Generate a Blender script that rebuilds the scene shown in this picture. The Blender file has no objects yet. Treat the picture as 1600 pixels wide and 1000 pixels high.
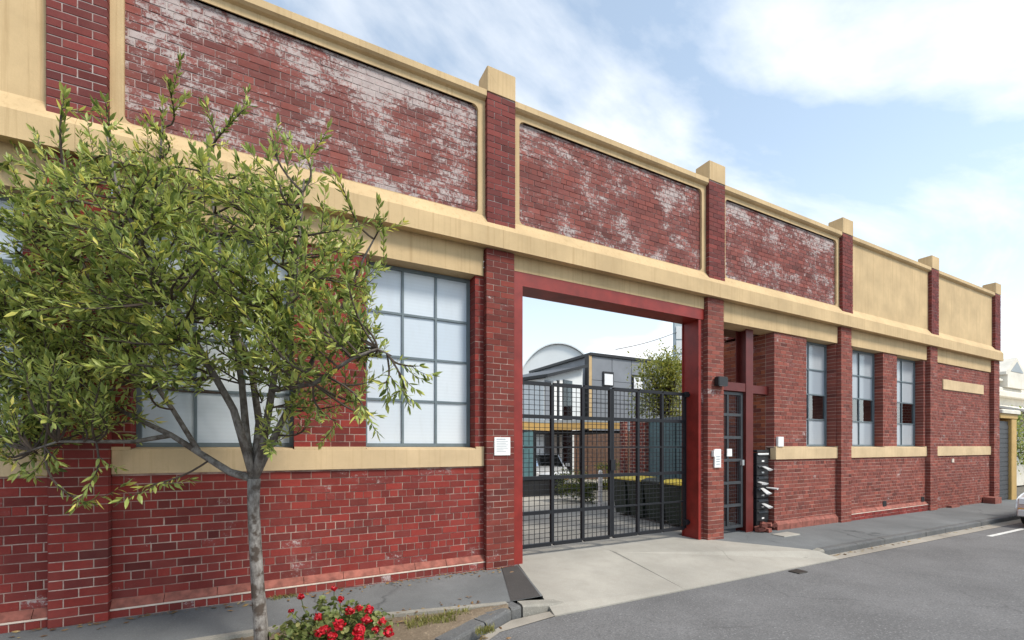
import bpy, math, random
from mathutils import Vector, Matrix, Euler
R = math.radians
rng = random.Random(7)
sc = bpy.context.scene
col = sc.collection

# ------------------------------------------------------------------ camera, sky, sun, exposure
HC = 1.84                      # eye height; facade plane is Y = 0, X runs along the street, +Y into the yard
D = 6.245
TH = math.atan(700 / 1355)     # view direction, to the right of the facade normal
cd = bpy.data.cameras.new('camera'); cam = bpy.data.objects.new('camera', cd); col.objects.link(cam)
cam.location = (0, -D, HC); cam.rotation_euler = (R(90), 0, -TH)
cd.sensor_width = 36; cd.lens = 700 / 1600 * 36; cd.shift_y = (697 - 500) / 1600
cd.clip_start = 0.05; cd.clip_end = 2000
sc.camera = cam

SUN_EL, SUN_AZ = 50, 148        # azimuth clockwise from +Y; sun stands behind the camera to the right
world = bpy.data.worlds.new('World'); sc.world = world; world.use_nodes = True
wn = world.node_tree; wn.nodes.clear()
def wnode(t, **k):
    n = wn.nodes.new(t)
    for a, b in k.items(): setattr(n, a, b)
    return n
sky = wnode('ShaderNodeTexSky', sky_type='NISHITA', sun_disc=False)
sky.sun_elevation = R(SUN_EL); sky.sun_rotation = R(SUN_AZ); sky.air_density = 1.0; sky.dust_density = 0.6; sky.ozone_density = 0.4
tc = wnode('ShaderNodeTexCoord')
sep = wnode('ShaderNodeSeparateXYZ'); wn.links.new(tc.outputs['Generated'], sep.inputs[0])
zc = wnode('ShaderNodeMath', operation='MAXIMUM'); wn.links.new(sep.outputs[2], zc.inputs[0]); zc.inputs[1].default_value = 0.0
za = wnode('ShaderNodeMath', operation='ADD'); wn.links.new(zc.outputs[0], za.inputs[0]); za.inputs[1].default_value = 0.22
dx = wnode('ShaderNodeMath', operation='DIVIDE'); wn.links.new(sep.outputs[0], dx.inputs[0]); wn.links.new(za.outputs[0], dx.inputs[1])
dy = wnode('ShaderNodeMath', operation='DIVIDE'); wn.links.new(sep.outputs[1], dy.inputs[0]); wn.links.new(za.outputs[0], dy.inputs[1])
cmb = wnode('ShaderNodeCombineXYZ'); wn.links.new(dx.outputs[0], cmb.inputs[0]); wn.links.new(dy.outputs[0], cmb.inputs[1])
mp = wnode('ShaderNodeMapping'); wn.links.new(cmb.outputs[0], mp.inputs[0])
mp.inputs['Location'].default_value = (38.49494813812153, 58.951917771538405, 0.0); mp.inputs['Rotation'].default_value = (0, 0, 5.961185397746799); mp.inputs['Scale'].default_value = (0.75, 1.25, 1)
nz = wnode('ShaderNodeTexNoise'); wn.links.new(mp.outputs[0], nz.inputs['Vector'])
nz.inputs['Scale'].default_value = 1.15; nz.inputs['Detail'].default_value = 9; nz.inputs['Roughness'].default_value = 0.56; nz.inputs['Distortion'].default_value = 0.45
cr = wnode('ShaderNodeValToRGB'); wn.links.new(nz.outputs['Fac'], cr.inputs[0])
cr.color_ramp.elements[0].position = 0.44; cr.color_ramp.elements[0].color = (0, 0, 0, 1)
cr.color_ramp.elements[1].position = 0.645; cr.color_ramp.elements[1].color = (1, 1, 1, 1)
# thin high veil gets denser towards the horizon, as air does
inv = wnode('ShaderNodeMath', operation='SUBTRACT'); inv.inputs[0].default_value = 1.0; wn.links.new(zc.outputs[0], inv.inputs[1])
pw = wnode('ShaderNodeMath', operation='POWER'); wn.links.new(inv.outputs[0], pw.inputs[0]); pw.inputs[1].default_value = 3.8
pm = wnode('ShaderNodeMath', operation='MULTIPLY'); wn.links.new(pw.outputs[0], pm.inputs[0]); pm.inputs[1].default_value = 1.0
mx = wnode('ShaderNodeMath', operation='MAXIMUM'); wn.links.new(cr.outputs[0], mx.inputs[0]); wn.links.new(pm.outputs[0], mx.inputs[1])
mul = wnode('ShaderNodeMath', operation='MULTIPLY_ADD'); wn.links.new(mx.outputs[0], mul.inputs[0]); mul.inputs[1].default_value = 0.80; mul.inputs[2].default_value = 0.22
mix = wnode('ShaderNodeMix', data_type='RGBA'); wn.links.new(mul.outputs[0], mix.inputs['Factor'])
tint_ = wnode('ShaderNodeMix', data_type='RGBA', blend_type='MULTIPLY'); tint_.inputs['Factor'].default_value = 1.0; tint_.inputs[7].default_value = (1.02, 1.18, 1.12, 1)
wn.links.new(sky.outputs[0], tint_.inputs[6]); wn.links.new(tint_.outputs[2], mix.inputs[6]); mix.inputs[7].default_value = (5.9, 6.0, 6.1, 1)
bg = wnode('ShaderNodeBackground'); wn.links.new(mix.outputs[2], bg.inputs[0]); bg.inputs[1].default_value = 0.14
wo = wnode('ShaderNodeOutputWorld'); wn.links.new(bg.outputs[0], wo.inputs[0])

sl = bpy.data.lights.new('sun', 'SUN'); sun = bpy.data.objects.new('sun', sl); col.objects.link(sun)
sl.energy = 2.5; sl.angle = R(14); sl.color = (1.0, 0.93, 0.82)
sd = Vector((math.sin(R(SUN_AZ)) * math.cos(R(SUN_EL)), math.cos(R(SUN_AZ)) * math.cos(R(SUN_EL)), math.sin(R(SUN_EL))))
sun.rotation_euler = (-sd).to_track_quat('-Z', 'Y').to_euler(); sun.location = sd * 40
vs = sc.view_settings; vs.view_transform = 'Standard'; vs.look = 'None'; vs.gamma = 1; vs.use_curve_mapping = False
vs.exposure = 0.66

# ------------------------------------------------------------------ helpers
FW = Vector((math.sin(TH), math.cos(TH), 0)); RT = Vector((math.cos(TH), -math.sin(TH), 0))
def at(px, py, z):                     # world point seen at photo position (px, py) at distance z along the view
    return cam.location + FW * z + RT * ((px - 800) / 700 * z) + Vector((0, 0, (697 - py) / 700 * z))
def g(x): return -0.0048 * x           # the street falls gently to the right
class MB:
    def __init__(s): s.v = []; s.f = []; s.mi = []; s.cur = 0
    def face(s, idx): s.f.append(idx); s.mi.append(s.cur)
    def add(s, vs_, fs):
        b = len(s.v); s.v += [tuple(p) for p in vs_]
        for q in fs: s.face(tuple(b + i for i in q))
    def box(s, x0, x1, y0, y1, z0, z1):
        s.add([(x0,y0,z0),(x1,y0,z0),(x1,y1,z0),(x0,y1,z0),(x0,y0,z1),(x1,y0,z1),(x1,y1,z1),(x0,y1,z1)],
              [(0,3,2,1),(4,5,6,7),(0,1,5,4),(1,2,6,5),(2,3,7,6),(3,0,4,7)])
        return s
    def bbox(s, x0, x1, y0, y1, z0, z1, b=0.006):   # box with chamfered vertical and top edges
        pts = lambda i: [(x0+i,y0,0),(x1-i,y0,0),(x1,y0+i,0),(x1,y1-i,0),(x1-i,y1,0),(x0+i,y1,0),(x0,y1-i,0),(x0,y0+i,0)]
        lv = []
        for z, i, sh in ((z0, b, 0), (z1-b, b, 0), (z1, b, b)):
            for (x, y, _) in pts(i):
                cx, cy = (x0+x1)/2, (y0+y1)/2
                lv.append((x + (sh if x < cx else -sh), y + (sh if y < cy else -sh), z))
        fs = [tuple(reversed(range(8))), tuple(range(16, 24))]
        for l in (0, 8):
            for k in range(8): fs.append((l+k, l+(k+1)%8, l+8+(k+1)%8, l+8+k))
        s.add(lv, fs); return s
    def prism(s, poly, a, b, axis='x'):             # poly of 2-D points extruded along an axis from a to b
        n = len(poly)
        def P(t, p): return (t, p[0], p[1]) if axis == 'x' else ((p[0], t, p[1]) if axis == 'y' else (p[0], p[1], t))
        s.add([P(a, p) for p in poly] + [P(b, p) for p in poly],
              [tuple(range(n))[::-1], tuple(range(n, 2*n))] + [(i, (i+1) % n, n+(i+1) % n, n+i) for i in range(n)])
        return s
    def tube(s, pts, rad, n=8, cap=True):
        pts = [Vector(p) for p in pts]; rings = []
        rad = rad if isinstance(rad, (list, tuple)) else [rad]*len(pts)
        b = len(s.v); up = None
        for i, p in enumerate(pts):
            d = (pts[min(i+1, len(pts)-1)] - pts[max(i-1, 0)]).normalized()
            if up is None: up = d.orthogonal().normalized()
            up = (up - d*up.dot(d)).normalized(); w = d.cross(up)
            for k in range(n):
                a = 2*math.pi*k/n; s.v.append(tuple(p + (up*math.cos(a) + w*math.sin(a))*rad[i]))
        for i in range(len(pts)-1):
            for k in range(n): s.face((b+i*n+k, b+i*n+(k+1)%n, b+(i+1)*n+(k+1)%n, b+(i+1)*n+k))
        if cap:
            s.face(tuple(b+k for k in range(n))[::-1]); s.face(tuple(b+(len(pts)-1)*n+k for k in range(n)))
        return s
    def disc(s, c, nrm, r, h, n=16):                # short cylinder
        c = Vector(c); nrm = Vector(nrm).normalized()
        return s.tube([c - nrm*h/2, c + nrm*h/2], r, n)
    def build(s, name, m, parent=None, smooth=False):
        me = bpy.data.meshes.new(name); me.from_pydata(s.v, [], s.f)
        ms = m if isinstance(m, (list, tuple)) else [m]
        for q in ms: me.materials.append(q)
        if len(ms) > 1: me.polygons.foreach_set('material_index', s.mi)
        if smooth: me.polygons.foreach_set('use_smooth', [True]*len(me.polygons))
        me.update(); o = bpy.data.objects.new(name, me); col.objects.link(o)
        if parent is not None: o.parent = parent
        return o
def tag(o, label, cat, group=None):
    o['label'] = label; o['category'] = cat
    if group: o['group'] = group
    return o
def struct(o): o['kind'] = 'structure'; return o
def stuff(o): o['kind'] = 'stuff'; return o
def empty(name, loc=(0,0,0), rz=0):
    o = bpy.data.objects.new(name, None); col.objects.link(o); o.location = loc; o.rotation_euler = (0,0,rz); o.empty_display_size = 0.1; return o
def copy_tree(o, parent=None):
    c = o.copy(); col.objects.link(c)
    if parent is not None: c.parent = parent
    for ch in o.children: copy_tree(ch, c)
    return c

# ------------------------------------------------------------------ materials
class NT:
    def __init__(s, name):
        s.m = bpy.data.materials.new(name); s.m.use_nodes = True; s.t = s.m.node_tree
        s.b = s.t.nodes['Principled BSDF']; s.out = s.t.nodes['Material Output']
    def n(s, t, **k):
        x = s.t.nodes.new(t)
        for a, b in k.items(): setattr(x, a, b)
        return x
    def l(s, a, b): s.t.links.new(a, b)
    def pos(s, scale=(1,1,1)):
        gm = s.n('ShaderNodeNewGeometry'); mp_ = s.n('ShaderNodeMapping'); s.l(gm.outputs['Position'], mp_.inputs[0]); mp_.inputs['Scale'].default_value = scale
        return mp_.outputs[0]
    def noise(s, vec, scale, detail=4, rough=.55, dist=0):
        x = s.n('ShaderNodeTexNoise'); s.l(vec, x.inputs['Vector']); x.inputs['Scale'].default_value = scale; x.inputs['Detail'].default_value = detail
        x.inputs['Roughness'].default_value = rough; x.inputs['Distortion'].default_value = dist; return x.outputs['Fac']
    def ramp(s, fac, a, b, ca=(0,0,0,1), cb=(1,1,1,1)):
        x = s.n('ShaderNodeValToRGB'); s.l(fac, x.inputs[0]); e = x.color_ramp.elements
        e[0].position = a; e[0].color = ca; e[1].position = b; e[1].color = cb; return x.outputs[0]
    def math(s, op, a, b=None, c=None):
        x = s.n('ShaderNodeMath', operation=op)
        for i, q in enumerate((a, b, c)):
            if q is None: continue
            if isinstance(q, (int, float)): x.inputs[i].default_value = q
            else: s.l(q, x.inputs[i])
        return x.outputs[0]
    def mixc(s, fac, a, b, blend='MIX'):
        x = s.n('ShaderNodeMix', data_type='RGBA', blend_type=blend)
        for sock, q in ((x.inputs['Factor'], fac), (x.inputs[6], a), (x.inputs[7], b)):
            if isinstance(q, (int, float)): sock.default_value = q
            elif isinstance(q, tuple): sock.default_value = (*q[:3], 1)
            else: s.l(q, sock)
        return x.outputs[2]
    def bump(s, h, strength=.3, dist=.01):
        x = s.n('ShaderNodeBump'); s.l(h, x.inputs['Height']); x.inputs['Strength'].default_value = strength; x.inputs['Distance'].default_value = dist
        s.l(x.outputs[0], s.b.inputs['Normal'])
    def done(s, colr=None, rough=.8, metal=0, spec=.4):
        if colr is not None:
            if isinstance(colr, tuple): s.b.inputs['Base Color'].default_value = (*colr[:3], 1)
            else: s.l(colr, s.b.inputs['Base Color'])
        if isinstance(rough, (int, float)): s.b.inputs['Roughness'].default_value = rough
        else: s.l(rough, s.b.inputs['Roughness'])
        s.b.inputs['Metallic'].default_value = metal; s.b.inputs['Specular IOR Level'].default_value = spec
        return s.m
def simple(name, c, rough=.6, var=.15, scale=6, metal=0, bump=0, spec=.4):
    m = NT(name); p = m.pos(); f = m.noise(p, scale, 5, .6)
    d = tuple(max(0, x*(1-var)) for x in c); u = tuple(min(1, x*(1+var)) for x in c)
    cc = m.mixc(m.ramp(f, .3, .7), d, u)
    if bump: m.bump(m.noise(p, scale*8, 3), bump, .004)
    return m.done(cc, rough, metal, spec)

def brick_mat(name, per_object):
    m = NT(name); p = m.pos()
    if per_object:
        oi = m.n('ShaderNodeObjectInfo'); base = oi.outputs['Color']; wear = m.math('SUBTRACT', oi.outputs['Alpha'], 1.0)
    else:
        a = m.n('ShaderNodeAttribute', attribute_name='tint'); base = a.outputs['Color']; wear = a.outputs['Alpha']
    f1 = m.noise(p, 30, 4, .65); f2 = m.noise(p, 5, 3)
    c = m.mixc(m.math('MULTIPLY', m.ramp(f1, .35, .75), .5), base, m.mixc(.5, base, (.06, .022, .022)))
    c = m.mixc(m.math('MULTIPLY', m.ramp(f2, .45, .75), .16), c, (.26, .10, .08))
    # pale lime and paint residue, in patches; 'wear' says how much of it a wall carries
    pz = m.pos((1, 1, 1.5))
    big = m.noise(pz, 1.25, 4, .6, .4); fine = m.noise(p, 30, 5, .75); mid = m.noise(m.pos((1, 1, 2.6)), 6.5, 4, .65)
    v = m.math('ADD', m.math('MULTIPLY', big, 1.15), m.math('ADD', m.math('MULTIPLY', fine, 1.05), m.math('MULTIPLY', mid, .55)))
    v = m.math('ADD', v, wear)
    v = m.math('SUBTRACT', v, .475)
    msk = m.ramp(m.math('SUBTRACT', v, .5), .525, .665)
    hz = m.ramp(m.math('ADD', m.math('ADD', m.math('MULTIPLY', big, .9), m.math('MULTIPLY', mid, .5)), wear), .66, .98)
    c = m.mixc(m.math('MULTIPLY', hz, .13), c, (.48, .38, .37))
    c = m.mixc(m.math('MULTIPLY', msk, .78), c, m.mixc(m.noise(p, 9), (.30, .25, .25), (.66, .60, .57)))
    m.bump(m.noise(p, 90, 4, .7), .35, .006)
    return m.done(c, .82, 0, .25)
M = {}
M['brick'] = brick_mat('brick_joined', False); M['brick_o'] = brick_mat('brick_single', True)
def mortar_mat(name, c, wearsh, painted=.78):
    m = NT(name); p = m.pos(); f = m.noise(p, 3, 5, .65); f2 = m.noise(p, 40, 3); big = m.noise(m.pos((1, 1, 1.5)), 1.25, 4, .6, .4)
    cc = m.mixc(m.ramp(f, .35, .65), tuple(x*.62 for x in c), c)
    cc = m.mixc(m.math('MULTIPLY', m.ramp(f2, .4, .7), .4), cc, tuple(x*.6 for x in c))
    cc = m.mixc(m.math('MULTIPLY', m.ramp(m.noise(p, 2.2, 6, .7), .43, .60), painted), cc, (.19, .050, .042))
    if wearsh: cc = m.mixc(m.math('MULTIPLY', m.ramp(big, .46, .62), .7), cc, (.58, .53, .50))
    m.bump(f2, .4, .005); return m.done(cc, .95, 0, .1)
M['mortar'] = mortar_mat('mortar', (.60, .445, .38), 0, .66)
M['mortar_right'] = mortar_mat('mortar_right', (.66, .48, .40), 0, .30)
M['mortar_up'] = mortar_mat('mortar_upper', (.40, .29, .27), 1)
def render_mat(name, c, streak=.5):
    m = NT(name); p = m.pos()
    v = m.noise(m.pos((13, 13, .35)), 1.6, 5, .65)               # runs down from the ledges
    b = m.noise(p, 1.3, 5, .6); fi = m.noise(p, 55, 4, .6)
    cc = m.mixc(m.ramp(b, .35, .7), tuple(x*.80 for x in c), tuple(min(1, x*1.05) for x in c))
    cc = m.mixc(m.math('MULTIPLY', m.ramp(v, .52, .72), streak), cc, (c[0]*.62, c[1]*.56, c[2]*.48))
    cc = m.mixc(m.math('MULTIPLY', m.ramp(fi, .5, .8), .25), cc, tuple(x*.72 for x in c))
    vo = m.n('ShaderNodeTexVoronoi', feature='DISTANCE_TO_EDGE'); vo.inputs['Scale'].default_value = 1.15
    ds = m.n('ShaderNodeMix', data_type='VECTOR'); ds.inputs['Factor'].default_value = .12
    nn = m.n('ShaderNodeTexNoise'); m.l(p, nn.inputs['Vector']); nn.inputs['Scale'].default_value = 5
    m.l(p, ds.inputs[4]); m.l(nn.outputs['Color'], ds.inputs[5]); m.l(ds.outputs[1], vo.inputs['Vector'])
    crk = m.math('MULTIPLY', m.ramp(vo.outputs['Distance'], 0, .007, (1,1,1,1), (0,0,0,1)), m.ramp(m.noise(p, .9), .55, .65))
    cc = m.mixc(m.math('MULTIPLY', crk, .35), cc, tuple(x*.45 for x in c))
    m.bump(fi, .25, .006); return m.done(cc, .85, 0, .25)
M['cream'] = render_mat('cream_render', (.60, .438, .245), .55)
M['cream_sill'] = render_mat('cream_sill', (.63, .470, .285), .34)
M['pink'] = simple('terracotta_plinth', (.27, .092, .068), .85, .4, 9, 0, .3)
M['plinth_r'] = simple('worn_brick_ledge', (.24, .082, .062), .85, .35, 9, 0, .4)
M['plinth'] = simple('plinth_red', (.22, .06, .055), .8, .3, 6, 0, .4)
M['white_edge'] = simple('pale_mortar_edge', (.62, .52, .44), .9, .2, 8)
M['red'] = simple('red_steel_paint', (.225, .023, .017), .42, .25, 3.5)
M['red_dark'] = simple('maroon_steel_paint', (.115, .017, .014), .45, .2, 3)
M['frame'] = simple('grey_blue_frame', (.13, .165, .185), .45, .12, 4)
M['gate'] = simple('charcoal_gate_paint', (.008, .009, .013), .5, .2, 5)
M['doorgrey'] = simple('grey_gate_paint', (.045, .05, .057), .45, .2, 5)
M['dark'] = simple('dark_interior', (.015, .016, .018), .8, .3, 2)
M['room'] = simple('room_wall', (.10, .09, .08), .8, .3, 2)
M['blind'] = simple('white_blind', (.93, .93, .93), .6, .03, 1)
M['white'] = simple('white_plastic', (.78, .78, .77), .5, .05, 8)
M['ink'] = simple('grey_print', (.30, .33, .38), .7, .2, 30)
M['black'] = simple('black_plastic', (.015, .015, .017), .4, .2, 8)
M['rubber'] = simple('tyre_rubber', (.02, .02, .02), .8, .2, 20)
M['silver'] = simple('silver_car_paint', (.66, .67, .68), .28, .04, 2, .4)
M['chrome'] = simple('rim_metal', (.55, .55, .56), .3, .05, 4, .9)
M['lamp_glass'] = simple('headlight_lens', (.75, .76, .78), .12, .05, 4)
M['indicator'] = simple('orange_lens', (.62, .34, .12), .2, .05, 4)
M['steelgrey'] = simple('galvanised', (.42, .43, .44), .45, .15, 10, .5)
M['paper'] = simple('newsprint', (.50, .50, .50), .8, .18, 40)
M['ochre'] = simple('ochre_paint', (.47, .30, .10), .6, .12, 3)
M['bin'] = simple('dark_green_bin', (.022, .035, .024), .5, .2, 4)
M['lid_y'] = simple('yellow_lid', (.72, .55, .06), .5, .1, 4)
M['lid_r'] = simple('dark_lid', (.04, .05, .04), .5, .1, 4)
M['teal'] = simple('teal_panel', (.10, .19, .21), .35, .15, 3)
M['timber'] = simple('brown_timber', (.16, .09, .06), .7, .35, 7)
M['clad'] = simple('grey_cladding', (.20, .215, .24), .5, .10, 1.2)
M['palewall'] = simple('pale_metal_wall', (.66, .69, .70), .5, .05, .5)
M['offwhite'] = simple('offwhite_stucco', (.68, .64, .56), .8, .12, 2)
M['pale_blue'] = simple('pale_blue_grey', (.38, .45, .48), .5, .08, 1)
M['roof'] = simple('roof_sheet', (.30, .33, .35), .5, .1, 2)
M['roller'] = simple('charcoal_roller_door', (.05, .052, .058), .5, .1, 4)
def far_brick():
    m = NT('distant_brickwork'); gm = m.n('ShaderNodeNewGeometry'); sp = m.n('ShaderNodeSeparateXYZ'); m.l(gm.outputs['Position'], sp.inputs[0])
    cb_ = m.n('ShaderNodeCombineXYZ'); m.l(m.math('ADD', sp.outputs[0], sp.outputs[1]), cb_.inputs[0]); m.l(sp.outputs[2], cb_.inputs[1])
    t = m.n('ShaderNodeTexBrick'); m.l(cb_.outputs[0], t.inputs[0]); t.inputs['Scale'].default_value = 1; t.inputs['Brick Width'].default_value = .232; t.inputs['Row Height'].default_value = .098; t.inputs['Mortar Size'].default_value = .008
    t.inputs['Color1'].default_value = (.27, .06, .04, 1); t.inputs['Color2'].default_value = (.15, .04, .035, 1); t.inputs['Mortar'].default_value = (.5, .38, .32, 1)
    return m.done(t.outputs[0], .85, 0, .2)
M['brickfar'] = far_brick()
def glass(name, tint=(.98, .99, 1.0), refl=.19):
    m = NT(name); t = m.n('ShaderNodeBsdfTransparent'); t.inputs[0].default_value = (*tint, 1)
    gl = m.n('ShaderNodeBsdfGlossy'); gl.inputs['Roughness'].default_value = .03; gl.inputs[0].default_value = (.95, .97, 1, 1)
    lw = m.n('ShaderNodeFresnel'); lw.inputs['IOR'].default_value = 1.5
    wv = m.noise(m.pos(), 1.2, 2); bp = m.n('ShaderNodeBump'); m.l(wv, bp.inputs['Height']); bp.inputs['Strength'].default_value = .04; bp.inputs['Distance'].default_value = .05
    m.l(bp.outputs[0], gl.inputs['Normal'])
    fac = m.math('MINIMUM', m.math('ADD', m.math('MULTIPLY', lw.outputs[0], .9), refl), .95)
    mxs = m.n('ShaderNodeMixShader'); m.l(fac, mxs.inputs[0]); m.l(t.outputs[0], mxs.inputs[1]); m.l(gl.outputs[0], mxs.inputs[2]); m.l(mxs.outputs[0], m.out.inputs[0])
    return m.m
M['glass'] = glass('window_glass')
def frosted(name, k):  # frosted film; brightness of lit blinds and reflected sky put into its colour
    m = NT(name); r_ = m.n('ShaderNodeObjectInfo').outputs['Random']; p = m.pos()
    c = m.mixc(r_, (.50*k, .57*k, .65*k), (.66*k, .705*k, .75*k)); c = m.mixc(m.math('MULTIPLY', m.ramp(m.noise(m.pos((3, 3, .8)), 1.4, 5, .65), .5, .75), .35), c, (.46*k, .49*k, .52*k))
    w = m.n('ShaderNodeTexWave', bands_direction='Z'); m.l(p, w.inputs['Vector']); w.inputs['Scale'].default_value = 6.5; w.inputs['Distortion'].default_value = .4
    c = m.mixc(m.math('MULTIPLY', w.outputs['Fac'], .10), c, (.42*k, .45*k, .49*k)); m.bump(m.noise(p, 2, 3), .05, .03)
    return m.done(c, .12, 0, .5)
M['frosted'] = frosted('frosted_pane', 1.0); M['frosted_grey'] = frosted('grey_frosted_pane', .62)
M['glass_car'] = glass('car_glass', (.25, .28, .28), .06)
def ground_mat(name, c, speck=.5, scale=120, patch=.3, bump=.4, warm=None, crack=0):
    m = NT(name); p = m.pos(); f = m.noise(p, scale, 3, .7); b = m.noise(p, .7, 6, .62); b2 = m.noise(p, 4.5, 5, .6)
    cc = m.mixc(m.ramp(b, .3, .7), tuple(x*(1-patch) for x in c), tuple(x*(1+patch*.7) for x in c))
    cc = m.mixc(m.math('MULTIPLY', m.ramp(b2, .45, .75), .35), cc, warm or tuple(x*.7 for x in c))
    cc = m.mixc(m.math('MULTIPLY', m.ramp(f, .42, .68), speck), cc, tuple(x*.38 for x in c))
    f3 = m.noise(p, scale*.8+7, 2, .5)
    cc = m.mixc(m.math('MULTIPLY', m.ramp(f3, .60, .74), speck), cc, tuple(min(1, x*2.1) for x in c))
    if crack:
        vo = m.n('ShaderNodeTexVoronoi', feature='DISTANCE_TO_EDGE'); vo.inputs['Scale'].default_value = .55
        ds = m.n('ShaderNodeMix', data_type='VECTOR'); ds.inputs['Factor'].default_value = .25
        nn = m.n('ShaderNodeTexNoise'); m.l(p, nn.inputs['Vector']); nn.inputs['Scale'].default_value = 3; nn.inputs['Detail'].default_value = 5
        m.l(p, ds.inputs[4]); m.l(nn.outputs['Color'], ds.inputs[5]); m.l(ds.outputs[1], vo.inputs['Vector'])
        k = m.math('MULTIPLY', m.ramp(vo.outputs['Distance'], 0, .010, (1,1,1,1), (0,0,0,1)), m.ramp(m.noise(p, .6), .48, .60))
        cc = m.mixc(m.math('MULTIPLY', k, crack), cc, tuple(x*.35 for x in c))
    m.bump(f, bump, .006); return m.done(cc, .9, 0, .25)
M['asphalt'] = ground_mat('road_asphalt', (.172, .170, .172), .60, 50, .26, .6, (.145, .142, .142), .35)
M['path'] = ground_mat('footpath_asphalt', (.160, .168, .172), .34, 90, .28, .45, (.135, .14, .145), .8)
M['patch'] = ground_mat('dark_asphalt_patch', (.075, .070, .068), .5, 90, .2, .5)
M['concrete'] = ground_mat('driveway_concrete', (.365, .345, .305), .18, 90, .20, .2, (.28, .255, .22), .35)
M['gutter'] = ground_mat('gutter_concrete', (.33, .30, .26), .25, 90, .25, .3, (.20, .18, .15))
M['bluestone'] = ground_mat('bluestone', (.125, .127, .13), .4, 60, .3, .6, (.20, .19, .17))
M['noseconc'] = ground_mat('kerb_concrete', (.30, .285, .25), .3, 60, .25, .4, (.16, .15, .14))
M['soil'] = ground_mat('dry_soil', (.20, .155, .11), .5, 45, .35, .8, (.12, .09, .06))
M['earth'] = ground_mat('far_ground', (.16, .15, .13), .2, 20, .2, .2)
M['paint'] = simple('road_paint', (.62, .62, .60), .8, .25, 14)
M['iron'] = simple('cast_iron', (.05, .045, .04), .6, .3, 30, .4)
def bark():
    m = NT('grey_bark'); p = m.pos((1, 1, .5)); f = m.noise(p, 22, 5, .65); b = m.noise(m.pos(), 7, 4, .6)
    c = m.mixc(m.ramp(f, .3, .7), (.10, .085, .075), (.36, .335, .31)); c = m.mixc(m.ramp(b, .50, .60), c, (.085, .066, .054)); c = m.mixc(m.math('MULTIPLY', m.ramp(m.noise(m.pos((1, 1, .3)), 45, 4, .7), .55, .7), .6), c, (.05, .04, .035))
    sp = m.n('ShaderNodeSeparateXYZ'); m.l(m.pos(), sp.inputs[0])
    up = m.ramp(m.math('ADD', m.math('MULTIPLY', sp.outputs[2], .25), m.math('MULTIPLY', b, .25)), .42, .66)   # young limbs carry darker bark than the trunk
    c = m.mixc(m.math('MULTIPLY', up, .58), c, m.mixc(f, (.05, .04, .034), (.14, .118, .10)))
    m.bump(f, .6, .01); return m.done(c, .9, 0, .15)
M['bark'] = bark()
M['bark2'] = simple('dark_limb_bark', (.17, .148, .132), .9, .45, 14, 0, .4)
M['twig'] = simple('twig_bark', (.075, .055, .042), .85, .35, 12)
def leaf(name, attr, c0, c1, c2, tr=.42):
    m = NT(name)
    if attr: a = m.n('ShaderNodeAttribute', attribute_name='rnd'); f = a.outputs['Fac']
    else: f = m.n('ShaderNodeObjectInfo').outputs['Random']
    x = m.n('ShaderNodeValToRGB'); m.l(f, x.inputs[0]); e = x.color_ramp.elements
    e[0].position = 0; e[0].color = (*c0, 1); e[1].position = 1; e[1].color = (*c2, 1)
    k = x.color_ramp.elements.new(.55); k.color = (*c1, 1); k = x.color_ramp.elements.new(.92); k.color = tuple((p+q)/2 for p, q in zip(c1, c2)) + (1,)
    m.done(x.outputs[0], .42, 0, .45)
    t = m.n('ShaderNodeBsdfTranslucent'); m.l(x.outputs[0], t.inputs[0])
    mxs = m.n('ShaderNodeMixShader'); mxs.inputs[0].default_value = tr; m.l(m.b.outputs[0], mxs.inputs[1]); m.l(t.outputs[0], mxs.inputs[2]); m.l(mxs.outputs[0], m.out.inputs[0])
    return m.m
LC = ((.085, .135, .026), (.40, .475, .13), (.72, .66, .15))  # range widened so crown shade and highlights sit in the leaf colour
M['leaf'] = leaf('tree_leaves', True, *LC); M['leaf_o'] = leaf('tree_leaf_single', False, *LC)
M['leaf2'] = leaf('yard_tree_leaves', True, (.13, .17, .03), (.34, .36, .08), (.55, .48, .08))
M['gleaf'] = leaf('geranium_leaves', True, (.09, .13, .035), (.22, .26, .085), (.46, .42, .16))
M['hedge'] = leaf('hedge_leaves', True, (.05, .08, .015), (.10, .13, .03), (.24, .22, .04))
M['petal'] = leaf('red_petals', True, (.36, .006, .012), (.55, .010, .020), (.66, .035, .07), .25)
M['grass'] = leaf('kerb_grass', True, (.13, .15, .035), (.28, .28, .08), (.46, .40, .18))

# ------------------------------------------------------------------ ground, footpath, road, driveway
def gpoly(mb, pts, zoff):                            # polygon of (x, y, dz) laid on the falling street
    mb.add([(x, y, g(x) + dz + zoff) for x, y, dz in pts], [tuple(range(len(pts)))])
def strip(mb, xs, y0, y1, d0, d1, zoff=0):
    for a, b in zip(xs[:-1], xs[1:]): gpoly(mb, [(a, y1, d1), (b, y1, d1), (b, y0, d0), (a, y0, d0)], zoff)
e = MB(); e.add([(-700, -700, -.45), (700, -700, -.45), (700, 900, -.45), (-700, 900, -.45)], [(0,1,2,3)]); struct(e.build('ground', M['earth']))
KB, KF, GE = -1.40, -1.53, -1.77                      # kerb back, kerb face, gutter edge
xs = [-60, -20, -6, 0, 6, 14, 24, 40, 90]
rd = MB(); strip(rd, xs, GE, -5.5, -.165, -.10); strip(rd, xs, -5.5, -9.4, -.10, -.16); struct(rd.build('road', M['asphalt']))
opp = MB(); strip(opp, xs, -9.4, -13, -.03, 0); strip(opp, xs, -13, -40, 0, 0, -.004); struct(opp.build('far_footpath', M['path']))
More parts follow.
